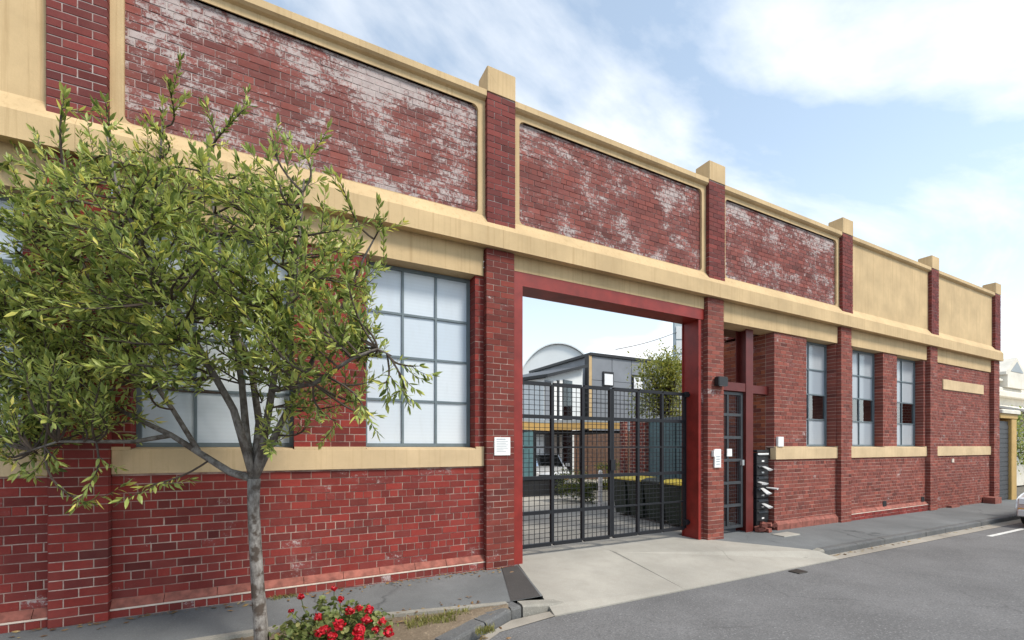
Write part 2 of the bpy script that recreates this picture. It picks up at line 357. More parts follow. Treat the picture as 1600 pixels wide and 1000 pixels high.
# footpath, left stretch (edge runs out round the planting bed) and right stretch
fp = MB()
gpoly(fp, [(-9, .4, 0), (-9, -1.0, -.02), (-.5, -1.0, -.02), (.1, -1.02, -.02), (1.05, -1.14, -.022), (1.9, -1.32, -.028), (2.42, KB-.02, -.03), (2.93, KB-.02, -.03), (3.31, -.02, 0), (3.31, .4, 0)], 0)
gpoly(fp, [(7.62, .45, 0), (7.62, -.04, 0), (8.66, KB, -.03), (60, KB, -.03), (60, .2, 0), (9.87, .2, 0), (9.87, 2.0, 0), (7.62, 2.0, 0)], 0)
for (xa, ya, da), (xb, yb, db) in (((7.62, -.04, 0), (8.66, KB, -.03)), ((2.93, KB-.02, -.03), (3.31, -.02, 0)), ((8.66, KB, -.03), (60, KB, -.03))):
    fp.add([(xa, ya, g(xa)+da), (xb, yb, g(xb)+db), (xb, yb, g(xb)+db-.2), (xa, ya, g(xa)+da-.2)], [(0,1,2,3)])
struct(fp.build('footpath', M['path']))
pt = MB(); gpoly(pt, [(2.99, -.12, -.002), (2.48, KB-.01, -.03), (2.90, KB-.01, -.03), (3.27, -.10, -.001)], .004); struct(pt.build('asphalt_patch', M['patch']))
dr = empty('driveway', (5, 0, g(5))); struct(dr)
def slab(pts):
    m_ = MB(); n = len(pts); c = [sum(p[0] for p in pts)/n, sum(p[1] for p in pts)/n]
    top = [(c[0]+(x-c[0])*.9985-5, c[1]+(y-c[1])*.997, g(x)+dz+.006-g(5)) for x, y, dz in pts]
    m_.add(top + [(x, y, z-.10) for x, y, z in top], [tuple(range(n))] + [((i+1)%n, i, n+i, n+(i+1)%n) for i in range(n)])
    return m_.build('slab', M['concrete'], dr)
slab([(3.36, .10, 0), (2.93, KF, -.10), (2.88, GE, -.155), (5.05, GE, -.155), (5.22, -.10, 0), (5.22, .10, 0)])
slab([(5.22, .10, 0), (5.22, -.10, 0), (5.05, GE, -.155), (8.95, GE, -.155), (8.75, KF, -.045), (8.67, KB, -.032), (7.60, -.04, 0), (7.46, .10, 0)])
slab([(3.36, .62, .01), (3.36, .10, 0), (5.22, .10, 0), (5.22, .62, .01)])
slab([(5.22, .62, .01), (5.22, .10, 0), (7.46, .10, 0), (7.46, .62, .01)])
jb = MB(); gpoly(jb, [(3.30, .62, 0), (2.80, GE+.005, -.165), (9.0, GE+.005, -.165), (7.62, .62, 0)], -.02); jb.build('joint_bed', M['iron'], dr).matrix_parent_inverse = Matrix.Translation((-5, 0, -g(5)))
yd = MB(); yd.add([(3.2, .62, -.03), (9.86, .62, -.03), (9.86, 12, -.03), (26, 12, -.03), (26, 60, -.03), (-12, 60, -.03), (-12, 12, -.03), (3.2, 12, -.03)], [tuple(range(8))]); struct(yd.build('courtyard', M['concrete']))
# gutter
gt = MB(); strip(gt, [8.95, 14, 24, 60], KF, GE, -.15, -.16, .0); strip(gt, [-9, -3], KF-1.2, GE-1.2, -.15, -.16)
gpoly(gt, [(2.36, -1.66, -.155), (1.42, -2.18, -.155), (.2, -2.75, -.155), (-3, -2.75, -.155), (-3, -2.97, -.16), (.3, -2.97, -.16), (1.0, -2.65, -.16), (2.1, GE-.12, -.16), (2.9, GE, -.157), (3.6, KF-.06, -.15)], .003)
struct(gt.build('gutter', M['gutter']))
# kerb of bluestone blocks, and the planted nose
kb = empty('kerb', (8.8, KF, g(8.8))); struct(kb)
def kerb_stone(a, b, ha, hb, m, w=.13, nm='kerb_stone'):   # a, b: front-edge points; h: top offset
    a = Vector((*a, 0)); b = Vector((*b, 0)); d = (b-a).normalized(); n = Vector((-d.y, d.x, 0)); mb = MB(); rings = []
    a2, b2 = a + d*.004, b - d*.004
    pr = [(0, -.30), (0, -.028), (.010, -.010), (.028, 0), (w, .004), (w, -.30)]
    steps = 5; V = []
    for k in range(steps+1):
        t = k/steps; p = a2.lerp(b2, t); h = ha + (hb-ha)*t; j = [rng.uniform(-.006, .006) for _ in range(3)]
        for i, (o_, z_) in enumerate(pr):
            q = p + n*(o_ + (j[0] if i in (1,2) else 0)); V.append((q.x, q.y, g(q.x) + h + z_ + (j[1] if i in (2,3) else j[2]*.5 if i == 4 else 0)))
    L = len(pr); F = [tuple(range(L))[::-1], tuple(range(steps*L, steps*L+L))]
    for k in range(steps):
        for i in range(L): F.append((k*L+i, k*L+(i+1)%L, (k+1)*L+(i+1)%L, (k+1)*L+i))
    V = [(x-kb.location.x, y-kb.location.y, z-kb.location.z) for x, y, z in V]
    mb.add(V, F); return mb.build(nm, m, kb)
x = 8.95
kerb_stone((8.2, KF), (8.95, KF), -.145, -.03, M['noseconc'])
while x < 40:
    L = rng.uniform(.85, 1.35); kerb_stone((x, KF), (x+L, KF), -.03, -.03, M['bluestone']); x += L
kerb_stone((2.55, KF-.06), (3.55, KF-.05), -.032, -.145, M['noseconc'], .15)
for a, b in (((2.38, -1.62), (2.53, -1.59)), ((1.95, -1.86), (2.37, -1.63)), ((1.42, -2.16), (1.94, -1.87)), ((.85, -2.46), (1.41, -2.17)), ((.2, -2.73), (.84, -2.47)), ((-1, -2.75), (.19, -2.74)), ((-2.2, -2.75), (-1.01, -2.75)), ((-3.4, -2.75), (-2.21, -2.75))):
    kerb_stone(a, b, -.035, -.035, M['bluestone'], .17)
ed = MB()
ep = [(-9, -1.0), (-.5, -1.0), (.1, -1.02), (1.05, -1.14), (1.9, -1.32), (2.40, KB-.02)]
for a, b in zip(ep[:-1], ep[1:]):
    ed.add([(a[0], a[1]+.0, g(a[0])-.016), (b[0], b[1], g(b[0])-.016), (b[0], b[1]-.09, g(b[0])-.016), (a[0], a[1]-.09, g(a[0])-.016), (a[0], a[1]-.09, g(a[0])-.2), (b[0], b[1]-.09, g(b[0])-.2)], [(3,2,1,0), (4,5,2,3)])
struct(ed.build('bed_edging', M['noseconc']))
sb = MB()                                               # lumpy soil of the bed
nx, ny = 60, 18
def bed_front(x): return -2.60 if x < .2 else (-2.60 + (x-.2)*.47 if x < 2.3 else -1.6)
def bed_back(x): return -1.08 if x < .1 else -1.08 - (x-.1)*.15
V = []
for i in range(nx+1):
    x = -3.4 + 5.78*i/nx
    for j in range(ny+1):
        t = j/ny; y = bed_back(x) + (bed_front(x) - bed_back(x))*t
        V.append((x, y, g(x) - .055 + rng.uniform(-.012, .014) + .03*math.sin(math.pi*t)))
sb.add(V, [(i*(ny+1)+j, i*(ny+1)+j+1, (i+1)*(ny+1)+j+1, (i+1)*(ny+1)+j) for i in range(nx) for j in range(ny)])
struct(sb.build('planting_bed', M['soil'], smooth=True))
# painted road marking and service cover
pm_ = MB(); gpoly(pm_, [(14.4, -2.10, -.158), (14.4, -2.20, -.156), (16.6, -2.20, -.156), (16.6, -2.10, -.158)], .004); struct(pm_.build('road_marking', M['paint']))
cv = MB(); p0 = at(1247, 895, 7.25); cv.bbox(-.12, .12, -.09, .09, -.02, .012); ob = cv.build('service_cover', M['iron']); ob.location = (p0.x, p0.y, g(p0.x)-.157)
tag(ob, 'small dark iron service cover set in the road before the driveway', 'cover')
pc = MB(); pc.bbox(-.28, .28, -.14, .14, -.02, .008); ob = pc.build('pit_lid', M['concrete']); ob.location = (9.6, -.42, g(9.6)); tag(ob, 'pale concrete pit lid in the footpath below the mailboxes', 'pit lid')

# ------------------------------------------------------------------ the brick warehouse
W = empty('brick_warehouse', (0, 0, 0)); tag(W, 'long red brick warehouse facade with cream rendered bands and pilasters', 'building')
H = lambda r: HC + r
PR = [-1.61 + 4.82*n for n in range(-1, 6)]            # right edge of each pilaster
PW = .47
CHS = {'low': (.095, .232), 'right': (.0875, .222), 'pil': (.091, .232), 'pilu': (.089, .232), 'up': (.0885, .226), 'fire': (.0875, .222)}
BR = []                                               # every brick: (x0,x1,y_front,y_back,z0,z1,tint,wear)
def tint(kind):
    r = rng.random()
    if kind == 'low':  a, b = (.265, .036, .028), (.165, .032, .028)
    elif kind == 'right': a, b = (.280, .078, .056), (.188, .056, .045)
    elif kind == 'pil': a, b = (.215, .042, .030), (.135, .032, .027)
    elif kind == 'fire': a, b = (.30, .085, .035), (.15, .035, .028)
    elif kind == 'up': a, b = (.245, .068, .054), (.165, .051, .045)
    else: a, b = (.200, .042, .036), (.130, .033, .032)
    t = r**1.15; c = [p + (q-p)*t for p, q in zip(a, b)]
    k = rng.uniform(.78, 1.16)
    if rng.random() < .035: k *= .68
    return tuple(v*k for v in c)
def wall(u0, u1, z0, z1, y=0, kind='low', wear=-.18, dl=.03, dr_=.03, hdr=4, backing=True, mort='mortar', th=.25):
    CH, BL = CHS[kind]; i0 = math.floor(z0/CH)
    for i in range(i0, math.ceil(z1/CH)):
        za, zb = max(i*CH, z0), min((i+1)*CH, z1)
        if zb - za < .03: continue
        step = BL/2 if i % hdr == 0 else BL
        off = (BL/2 if i % 2 else 0) + (BL/4 if i % hdr == 0 else 0)
        k = math.floor((u0-off)/step); cuts = []
        while off + k*step < u1:
            c = off + k*step
            if u0 + .05 < c < u1 - .05: cuts.append(c)
            k += 1
        cuts = [u0] + cuts + [u1]
        for n, (a, b) in enumerate(zip(cuts[:-1], cuts[1:])):
            A = a + (.0056 if n else 0); B = b - (.0056 if n < len(cuts)-2 else 0)
            dep = .03
            if n == 0 and dl > .03: dep = dl
            if n == len(cuts)-2 and dr_ > .03: dep = max(dep, dr_)
            yf = y + max(-.004, min(.0012, rng.gauss(0, .0016)))
            jx = rng.uniform(-.002, .002)
            BR.append((A+jx*(n > 0), B+jx*(n < len(cuts)-2), yf, y+dep, za+.0058+rng.uniform(-.0015, .0015), zb-.0054+rng.uniform(-.0015, .0015), tint(kind), wear + (.16*math.exp(-(FT-zb)/.22) + .07*math.exp(-(za-LT)/.18) - .05 if kind == 'up' else 0)))
    if backing:
        mb = MB(); il = .007 if dl > .03 else 0; ir = .007 if dr_ > .03 else 0
        mb.box(u0+il, u1-ir, y+.0058, y+th, z0, z1); mb.build('mortar_core', M['mortar_right' if kind in ('right', 'fire') and mort == 'mortar' else mort], W)
def pilaster(r, z0, z1, y, back, kind='pil', wear=-.2):
    l = r - PW; CH, BL = CHS[kind]
    i0 = math.floor(z0/CH)
    for i in range(i0, math.ceil(z1/CH)):
        za, zb = max(i*CH, z0), min((i+1)*CH, z1)
        if zb-za < .03: continue
        cuts = [l, l+PW/2, r] if i % 2 else [l, l+PW/4, l+PW*.75, r]
        for n, (a, b) in enumerate(zip(cuts[:-1], cuts[1:])):
            A = a + (.0056 if n else 0); B = b - (.0056 if n < len(cuts)-2 else 0)
            BR.append((A, B, y+max(-.004, min(.0012, rng.gauss(0, .0015))), back, za+.0058+rng.uniform(-.001, .001), zb-.0054+rng.uniform(-.001, .001), tint(kind), wear))
    mb = MB(); mb.box(l+.007, r-.007, y+.0058, back, z0, z1); mb.build('mortar_core', M['mortar_right' if kind == 'right' else 'mortar' if kind != 'pilu' else 'mortar_up'], W)
ZL, ZS0, ZS1 = H(2.57), H(-.30), H(-.03)               # lintel underside, sill band
LB, LM, LT = H(2.975), H(3.25), H(3.48)                # ledge
FT, CT, CAPT = H(5.10), H(5.33), H(5.68)
YP, YU = -.11, -.14
for n, r in enumerate(PR):
    kd = 'low' if n <= 1 else ('pil' if n == 2 else 'right')
    pilaster(r, -.35, LB, YP, .0, kd if n != 2 else 'pil', -.16 if n > 1 else -.2)
    pilaster(r, H(3.29), H(5.30), YU, .02, 'pilu', -.19)
    c = MB(); c.bbox(r-PW-.004, r+.004, YU-.012, .19, H(5.30), CAPT, .012); c.build('cap', M['cream'], W)
bays = [(PR[i], PR[i+1]-PW) for i in range(6)]
for n, (l, r) in enumerate(bays):
    # lintel band (gate bay: shallower, above the steel beam)
    lb = H(2.745) if n == 2 else ZL
    m_ = MB(); m_.bbox(l+.012, r-.012, -.035, .34, lb, LB+.02, .008); m_.build('lintel', M['cream'], W)
    # upper storey panel
    if n in (1, 2, 3):
        wall(l, r, LT-.08, FT+.08, -.018, 'up', (.125, .07, .115)[n-1], hdr=5, mort='mortar_up', th=.3)
        il, ir, ib, it, rad = l+.115, r-.115, LT, FT, .085
        arcs = [((ir-rad, it-rad), 0), ((il+rad, it-rad), 90), ((il+rad, ib+rad), 180), ((ir-rad, ib+rad), 270)]
        if n == 1: rads = (1,1,1,1)
        inner = []; outc = [(r, CT-.1), (l, CT-.1), (l, LM), (r, LM)]
        V = []; F = []
        for (cx, cz), a0 in arcs:
            inner.append([(cx+rad*math.cos(R(a0+90*k/6)), cz+rad*math.sin(R(a0+90*k/6))) for k in range(7)])
        mb = MB(); yf, yb = -.062, .0
        for k in range(4):
            arc = inner[k]; oc = outc[k]; nx_ = inner[(k+1) % 4][0]; on = outc[(k+1) % 4]
            for a, b in zip(arc[:-1], arc[1:]): mb.add([(a[0], yf, a[1]), (oc[0], yf, oc[1]), (b[0], yf, b[1])], [(0,1,2)])
            a = arc[-1]
            mb.add([(a[0], yf, a[1]), (oc[0], yf, oc[1]), (on[0], yf, on[1]), (nx_[0], yf, nx_[1])], [(0,1,2,3)])
            lp = arc + [nx_]
            for a, b in zip(lp[:-1], lp[1:]): mb.add([(a[0], yf, a[1]), (b[0], yf, b[1]), (b[0], yb, b[1]), (a[0], yb, a[1])], [(0,1,2,3)])
        mb.build('panel_frame', M['cream'], W)
    else:
        mb = MB(); mb.box(l, r, -.055, .3, LM, CT-.06); mb.build('rendered_panel', M['cream'], W)
    # coping with a small cove under it
    cp = MB(); cp.prism([(-.135, H(5.23)), (-.135, CT-.012), (-.120, CT), (.36, CT), (.36, H(5.10)), (-.05, H(5.10)), (-.05, H(5.185)), (-.105, H(5.205))], l+.006, r-.006); cp.build('coping', M['cream'], W)
# ledge runs through; one moulded length per bay
for n in range(6):
    a = PR[n]-PW/2 + .0015; b = PR[n+1]-PW/2 - .0015
    if n == 5: b = PR[6] + .03
    if n == 0: a = PR[0]-PW-.03
    le = MB(); le.prism([(-.20, LB), (-.20, LM), (-.055, LT), (.35, LT), (.35, LB+.06), (-.16, LB)], a, b); le.build('ledge', M['cream'], W)
core = MB(); core.box(PR[0]-PW, PR[6]-.02, .30, .355, LB, CT-.02); core.build('parapet_back', M['cream'], W)

def window(x0, x1, z0, z1, cols, rows, y=.20, fw=.05, clear=(), depth=.06):
    fr = MB()
    fr.box(x0, x0+fw, y, y+depth, z0, z1); fr.box(x1-fw, x1, y, y+depth, z0, z1); fr.box(x0+fw, x1-fw, y, y+depth, z1-fw, z1); fr.box(x0+fw, x1-fw, y, y+depth, z0, z0+fw)
    wo_ = fr.build('window', M['frame'], W)
    cxs = [x0+fw+(x1-x0-2*fw)*c for c in cols]; czs = [z0+fw+(z1-z0-2*fw)*c for c in rows]
    for c in cxs[1:-1]: MB().box(c-.016, c+.016, y+.004, y+depth-.004, z0+fw, z1-fw).build('mullion', M['frame'], wo_)
    for c in czs[1:-1]:
        for a, b in zip(cxs[:-1], cxs[1:]):
            MB().box(a+(.016 if a != cxs[0] else 0), b-(.016 if b != cxs[-1] else 0), y+.008, y+depth-.008, c-.016, c+.016).build('glazing_bar', M['frame'], wo_)
    for a, b in zip(cxs[:-1], cxs[1:]):
        for j, (c, d) in enumerate(zip(czs[:-1], czs[1:])):
            tl = rng.uniform(-.004, .004); t2 = rng.uniform(-.003, .003)
            p = MB(); p.add([(a, y+.03, c), (b, y+.03+tl, c), (b, y+.03+tl+t2, d), (a, y+.03+t2, d)], [(0,1,2,3)]); p.build('pane', M['glass' if j in clear else ('frosted_grey' if clear else 'frosted')], wo_)
    return wo_, cxs, czs
def blind(wo_, x0, x1, z0, z1, y=.335, pitch=.05):
    mb = MB(); n = max(2, int((z1-z0)/pitch)); V = []; F = []
    for i in range(n):
        za, zb = z0+(z1-z0)*i/n, z0+(z1-z0)*(i+1)/n
        b = len(V); V += [(x0, y-.0015, za), (x1, y-.0015, za), (x1, y+.0015, zb), (x0, y+.0015, zb)]; F.append((b, b+1, b+2, b+3))
    mb.add(V, F); return mb.build('blind', M['blind'], wo_)
def bay_lower(n, holes, kind, wear):                  # holes: window spans; solid piers between; wall below the sill
    l, r = bays[n]
    wall(l, r, H(-1.66), ZS0, 0, kind, wear)
    prev = l
    for k, (a, b) in enumerate(holes + [(r, None)]):
        if a - prev > .04: wall(prev, a, ZS1, ZL, 0, kind, wear, dl=.26 if k > 0 else .03, dr_=.26 if b is not None else .03, th=.3)
        prev = b
    sill(l, r, holes)
def sill(l, r, holes):
    mb = MB(); mb.bbox(l+.002, r-.002, -.035, .10, ZS0, ZS1-.012, .008); so = mb.build('sill', M['cream_sill'], W)
    for a, b in holes:
        q = MB(); q.prism([(-.030, ZS1-.02), (-.030, ZS1-.004), (.30, ZS1+.025), (.30, ZS1-.02)], a+.01, b-.01); q.build('sill_slope', M['cream_sill'], so)
    pv = l
    for a, b in holes + [(r, None)]:
        if a - pv > .03: MB().box(pv+.003, a-.003, -.032, .02, ZS1-.013, ZS1+.022).build('sill_block', M['cream_sill'], so)
        pv = b
def plinth(l, r):
    x = l; 
    while x < r - .02:
        L = min(rng.uniform(.44, .5), r-x)
        if r-x-L < .12: L = r-x
        j = rng.uniform(-.003, .003)
        MB().prism([(0, H(-1.645)), (-.058+j, H(-1.722)), (-.058+j, H(-1.735)), (.02, H(-1.735))], x+.003, x+L-.003).build('plinth_tile', M['pink'], W); x += L
    MB().box(l, r, -.064, .02, H(-1.752), H(-1.7355)).build('plinth_edge', M['white_edge'], W)
    wall(l, r, -.35, H(-1.7525), -.06, 'low', -.1, hdr=99, th=.1)
T4 = [0, 1/3, 2/3, 1]; RW = [0, .25, .5, .75, 1]
W0 = [(-1.45, .15), (1.02, 2.60)]
bay_lower(1, W0, 'low', -.15); plinth(*bays[1])
bay_lower(0, [(-5.9, -4.6), (-3.9, -2.30)], 'low', -.15); plinth(*bays[0])
for a, b in W0 + [(-5.9, -4.6), (-3.9, -2.30)]:
    wo_, cx_, cz_ = window(a, b, ZS1+.02, ZL-.004, T4, RW)
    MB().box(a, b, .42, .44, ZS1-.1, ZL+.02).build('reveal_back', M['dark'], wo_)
# --- gate bay: steel portal
l, r = bays[2]
def steel_col(name, x0, x1, y0, y1, z0, z1, open_side):   # H section; the web recessed between two flanges
    mb = MB(); t = .014; mb.box(x0, x1, y0, y0+t, z0, z1); mb.box(x0, x1, y1-t, y1, z0, z1); xm = (x0+x1)/2
    mb.box(xm-.006, xm+.006, y0+t, y1-t, z0, z1); return mb.build(name, M['red'], W)
MB().box(3.225, 3.40, -.03, .38, -.05, H(2.53)).build('steel_column', M['red'], W)
steel_col('steel_column', 7.40, 7.466, -.02, .40, -.08, H(2.53), -1)
MB().box(l+.01, r-.01, -.03, .40, H(2.53), H(2.744)).build('steel_beam', M['red'], W)
wall(7.47, 7.565, -.2, H(2.53), .0, 'pil', -.05, th=.4)
# --- door bay
l3, r3 = bays[3]
wall(9.87, 11.10, ZS1, ZL, 0, 'right', -.12, dl=.20, dr_=.26, th=.3); wall(12.33, r3, ZS1, ZL, 0, 'right', -.15, dl=.26, th=.3)
wall(9.87, r3, -.35, ZS0, 0, 'right', -.13, dl=.20); sill(9.87, r3, [(11.10, 12.33)])
plx = 9.90
while plx < r3-.1: MB().prism([(0, H(-1.70)), (-.055, H(-1.77)), (-.055, H(-2.1)), (.02, H(-2.1))], plx, min(plx+.47, r3)-.004).build('plinth_tile', M['plinth_r'], W); plx += .475
# return wall of the entry passage, orange bricks laid along Y
def side_wall(x, y0, y1, z0, z1, kind, wear):
    out = []; CH, BL = CHS[kind]
    for i in range(math.floor(z0/CH), math.ceil(z1/CH)):
        za, zb = max(i*CH, z0), min((i+1)*CH, z1); yy = y0 + (0 if i % 2 else BL/2) - BL
        while yy < y1:
            a, b = max(yy, y0), min(yy+BL, y1)
            if b-a > .04 and zb-za > .03: out.append((x, a+.005, b-.005, za+.005, zb-.005, tint(kind), wear))
            yy += BL
    return out
SIDE = side_wall(9.87, .21, 2.0, -.15, ZL, 'fire', -.06) + side_wall(9.87, 2.0, 4.7, -.15, .85, 'fire', -.06)
MB().box(9.878, 10.098, 2.0, 4.7, -.3, .85).build('mortar_core', M['mortar'], W); MB().box(9.878, 10.1, .21, 2.0, -.3, ZL).build('mortar_core', M['mortar'], W)
MB().box(8.03, 9.87, .345, .85, ZL+.02, ZL+.1).build('passage_soffit', M['timber'], W)
MB().box(7.70, 7.92, .02, .42, -.3, ZL+.3).build('passage_pier', M['brickfar'], W)
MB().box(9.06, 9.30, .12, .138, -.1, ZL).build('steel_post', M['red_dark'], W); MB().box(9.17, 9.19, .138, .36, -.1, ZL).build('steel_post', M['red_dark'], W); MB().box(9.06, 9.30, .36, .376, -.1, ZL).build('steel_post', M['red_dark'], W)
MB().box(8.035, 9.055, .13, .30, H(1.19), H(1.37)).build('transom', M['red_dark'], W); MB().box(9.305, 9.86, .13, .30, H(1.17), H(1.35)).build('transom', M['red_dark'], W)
# --- two bays with narrow windows, end bay
bay_lower(4, [(13.12, 14.68), (15.45, 17.06)], 'right', -.13); plinth(*bays[4])
for a, b in ((11.10, 12.33), (13.12, 14.68), (15.45, 17.06)):
    wo_, cx_, cz_ = window(a, b, ZS1+.02, ZL-.004, [0, .5, 1] if a > 12 else [0, .36, 1], RW, clear=(1,))
    blind(wo_, a+.03, a+.45, cz_[1]+.3, cz_[2], .265)
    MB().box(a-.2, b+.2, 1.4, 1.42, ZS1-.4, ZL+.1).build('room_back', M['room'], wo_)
l5, r5 = bays[5]
wall(l5, r5, ZS1, ZL, 0, 'right', -.1); wall(l5, r5, -.35, ZS0, 0, 'right', -.12); sill(l5, r5, [])
MB().bbox(18.30, 21.40, -.03, .02, H(1.77), H(2.08), .008).build('render_bar', M['cream_sill'], W)
MB().box(21.35, 21.9, -.32, -.02, -.3, g(21.6)+.20).build('step_block', M['plinth_r'], W)
MB().box(18.6, 19.2, -.12, -.02, -.3, g(19)+.06).build('step_block', M['plinth_r'], W)
for vx, vz in ((14.75, .17), (17.0, .17)): MB().box(vx-.09, vx+.09, -.012, .01, vz, vz+.16).build('air_vent', M['dark'], W)
MB().box(18.95, 19.1, -.02, .0, H(-.52), H(-.40)).build('air_vent', M['white_edge'], W)
MB().box(PR[6]-.03, PR[6]-.008, .0, 12, -.3, H(3.0)).build('end_wall', M['brickfar'], W)
# body of the building behind both ends of the front
MB().box(PR[0]-PW, 3.0, .46, 12, -.3, H(2.9)).build('rear_wing', M['brickfar'], W)
MB().box(10.1, PR[6]-.05, 1.45, 2.7, -.3, H(2.9)).build('rear_wing', M['brickfar'], W)
MB().box(10.1, PR[6]-.05, .36, 1.45, H(2.7), H(2.9)).build('rear_wing', M['brickfar'], W)
# --- lay the bricks: those that show largest as objects of their own, the others joined
def depth_of(b): 
    p = Vector(((b[0]+b[1])/2, b[2], (b[4]+b[5])/2)) - cam.location
    z = p.dot(FW); x_ = 800 + 700*p.dot(RT)/z; y_ = 697 - 700*p.z/z
    vis = 0 < x_ < 1600 and 0 < y_ < 1000 and not (((x_-310)/330)**2 + ((y_-470)/300)**2 < 1) and b[4] > -.02 and abs(x_-405) > 14
    return (z if vis else 999) - .8*math.sqrt(max(.001, (b[1]-b[0])*(b[5]-b[4])))
BR = [(b[:7] + (.03,)) if (-.05 < b[0] < .45 and .12 < b[4] < .62 and b[2] > -.02) else b for b in BR]
order = sorted(range(len(BR)), key=lambda i: depth_of(BR[i])); single = set(order[:300])
cache = {}
def unit_brick(w, h, d):
    k = (round(w, 2), round(h, 2), round(d, 2))
    if k not in cache:
        mb = MB(); w_, h_ = k[0]/2, k[1]/2; c = .003
        mb.add([(-w_+c,0,-h_+c),(w_-c,0,-h_+c),(w_-c,0,h_-c),(-w_+c,0,h_-c),(-w_,c,-h_),(w_,c,-h_),(w_,c,h_),(-w_,c,h_),(-w_,k[2],-h_),(w_,k[2],-h_),(w_,k[2],h_),(-w_,k[2],h_)],
               [(0,1,2,3)] + [(a, a2, b2, b) for q in (0, 4) for a, a2, b2, b in ((q+1,q+0,q+4,q+5),(q+2,q+1,q+5,q+6),(q+3,q+2,q+6,q+7),(q+0,q+3,q+7,q+4))])
        me = bpy.data.meshes.new('brick'); me.from_pydata(mb.v, [], mb.f); me.materials.append(M['brick_o']); cache[k] = me
    return cache[k]
JV, JF, JC = [], [], []
for i, (x0, x1, yf, yb, z0, z1, tn, wr) in enumerate(BR):
    if i in single:
        o = bpy.data.objects.new('brick', unit_brick(x1-x0, z1-z0, max(yb-yf, .03))); col.objects.link(o); o.parent = W
        o.location = ((x0+x1)/2, yf, (z0+z1)/2); o.rotation_euler = (rng.gauss(0, .005), rng.gauss(0, .003), rng.gauss(0, .003))
        o.scale = ((x1-x0)/round(x1-x0, 2), 1, (z1-z0)/round(z1-z0, 2)); o.color = (*tn, 1 + wr + rng.gauss(0, .05))
    else:
        b = len(JV); j = [max(-.002, min(.0012, rng.gauss(0, .0009))) for _ in range(4)]
        JV += [(x0, yf+j[0], z0), (x1, yf+j[1], z0), (x1, yf+j[2], z1), (x0, yf+j[3], z1), (x0, yb, z0), (x1, yb, z0), (x1, yb, z1), (x0, yb, z1)]
        JF += [(b,b+1,b+2,b+3), (b+1,b,b+4,b+5), (b+2,b+1,b+5,b+6), (b+3,b+2,b+6,b+7), (b,b+3,b+7,b+4)]; JC += [(*tn, wr + rng.gauss(0, (.022 if wr > 0 else .05)))]*5
for (x, y0, y1, z0, z1, tn, wr) in SIDE:
    b = len(JV); q = x + rng.gauss(0, .002)
    JV += [(q, y1, z0), (q, y0, z0), (q, y0, z1), (q, y1, z1), (x+.03, y1, z0), (x+.03, y0, z0), (x+.03, y0, z1), (x+.03, y1, z1)]
    JF += [(b,b+1,b+2,b+3), (b+1,b,b+4,b+5), (b+2,b+1,b+5,b+6), (b+3,b+2,b+6,b+7), (b,b+3,b+7,b+4)]; JC += [(*tn, wr)]*5
me = bpy.data.meshes.new('brickwork'); me.from_pydata(JV, [], JF); me.materials.append(M['brick'])
ca = me.attributes.new('tint', 'FLOAT_COLOR', 'FACE'); ca.data.foreach_set('color', [v for c in JC for v in c])
bwk = bpy.data.objects.new('brickwork', me); col.objects.link(bwk); bwk.parent = W; stuff(bwk)

# ------------------------------------------------------------------ driveway gate
G = empty('driveway_gate', (3.45, .30, g(5)+.12)); tag(G, 'charcoal steel gate with square wire mesh panels across the driveway', 'gate')
def gl(mb, name, m): 
    o = mb.build(name, m, G); o.matrix_parent_inverse = Matrix.Translation(-G.location); return o
gx = [3.47, 4.155, 4.80, 5.45, 6.10, 6.73, 7.36]; gz = [H(-1.68), H(-1.13), H(-.54), H(-.02), H(.50), H(1.06)]
for i, x in enumerate(gx):
    if i == 3:
        gl(MB().box(x-.052, x-.004, .27, .33, gz[0], gz[-1]), 'stile', M['gate']); gl(MB().box(x+.004, x+.052, .27, .33, gz[0], gz[-1]), 'stile', M['gate'])
    else: gl(MB().box(x-.028, x+.028, .27, .33, gz[0], gz[-1]), 'stile', M['gate'])
for j, z in enumerate(gz):
    for i in range(6):
        h = .03 if j not in (3,) and not (j == 1 and i > 2) else .014
        a = gx[i] + (.0525 if i == 3 else .0285); b = gx[i+1] - (.0525 if i == 2 else .0285)
        gl(MB().box(a, b, .272, .328, z-h, z+h), 'rail', M['gate'])
for i in range(6):
    for j in range(5):
        mb = MB(); a, b = gx[i]+.03, gx[i+1]-.03; c, d = gz[j]+.03, gz[j+1]-.03; w = .0042
        nx_ = 6 if j < 5 else 6; nz_ = 6
        for k in range(1, nx_): x = a+(b-a)*k/nx_; mb.box(x-w, x+w, .306, .314, c, d)
        for k in range(1, nz_): z = c+(d-c)*k/nz_; mb.box(a, b, .297, .305, z-w, z+w)
        gl(mb, 'wire_mesh', M['gate'])
gl(MB().box(7.30, 7.39, .20, .262, H(1.00), H(1.10)).box(7.39, 7.46, .21, .25, H(1.02), H(1.07)), 'hinge', M['gate'])
gl(MB().box(7.30, 7.39, .20, .262, H(-1.6), H(-1.5)).box(7.39, 7.46, .21, .25, H(-1.58), H(-1.53)), 'hinge', M['gate'])
gl(MB().box(5.40, 5.50, .235, .265, H(-.45), H(-.25)), 'lock_box', M['gate'])

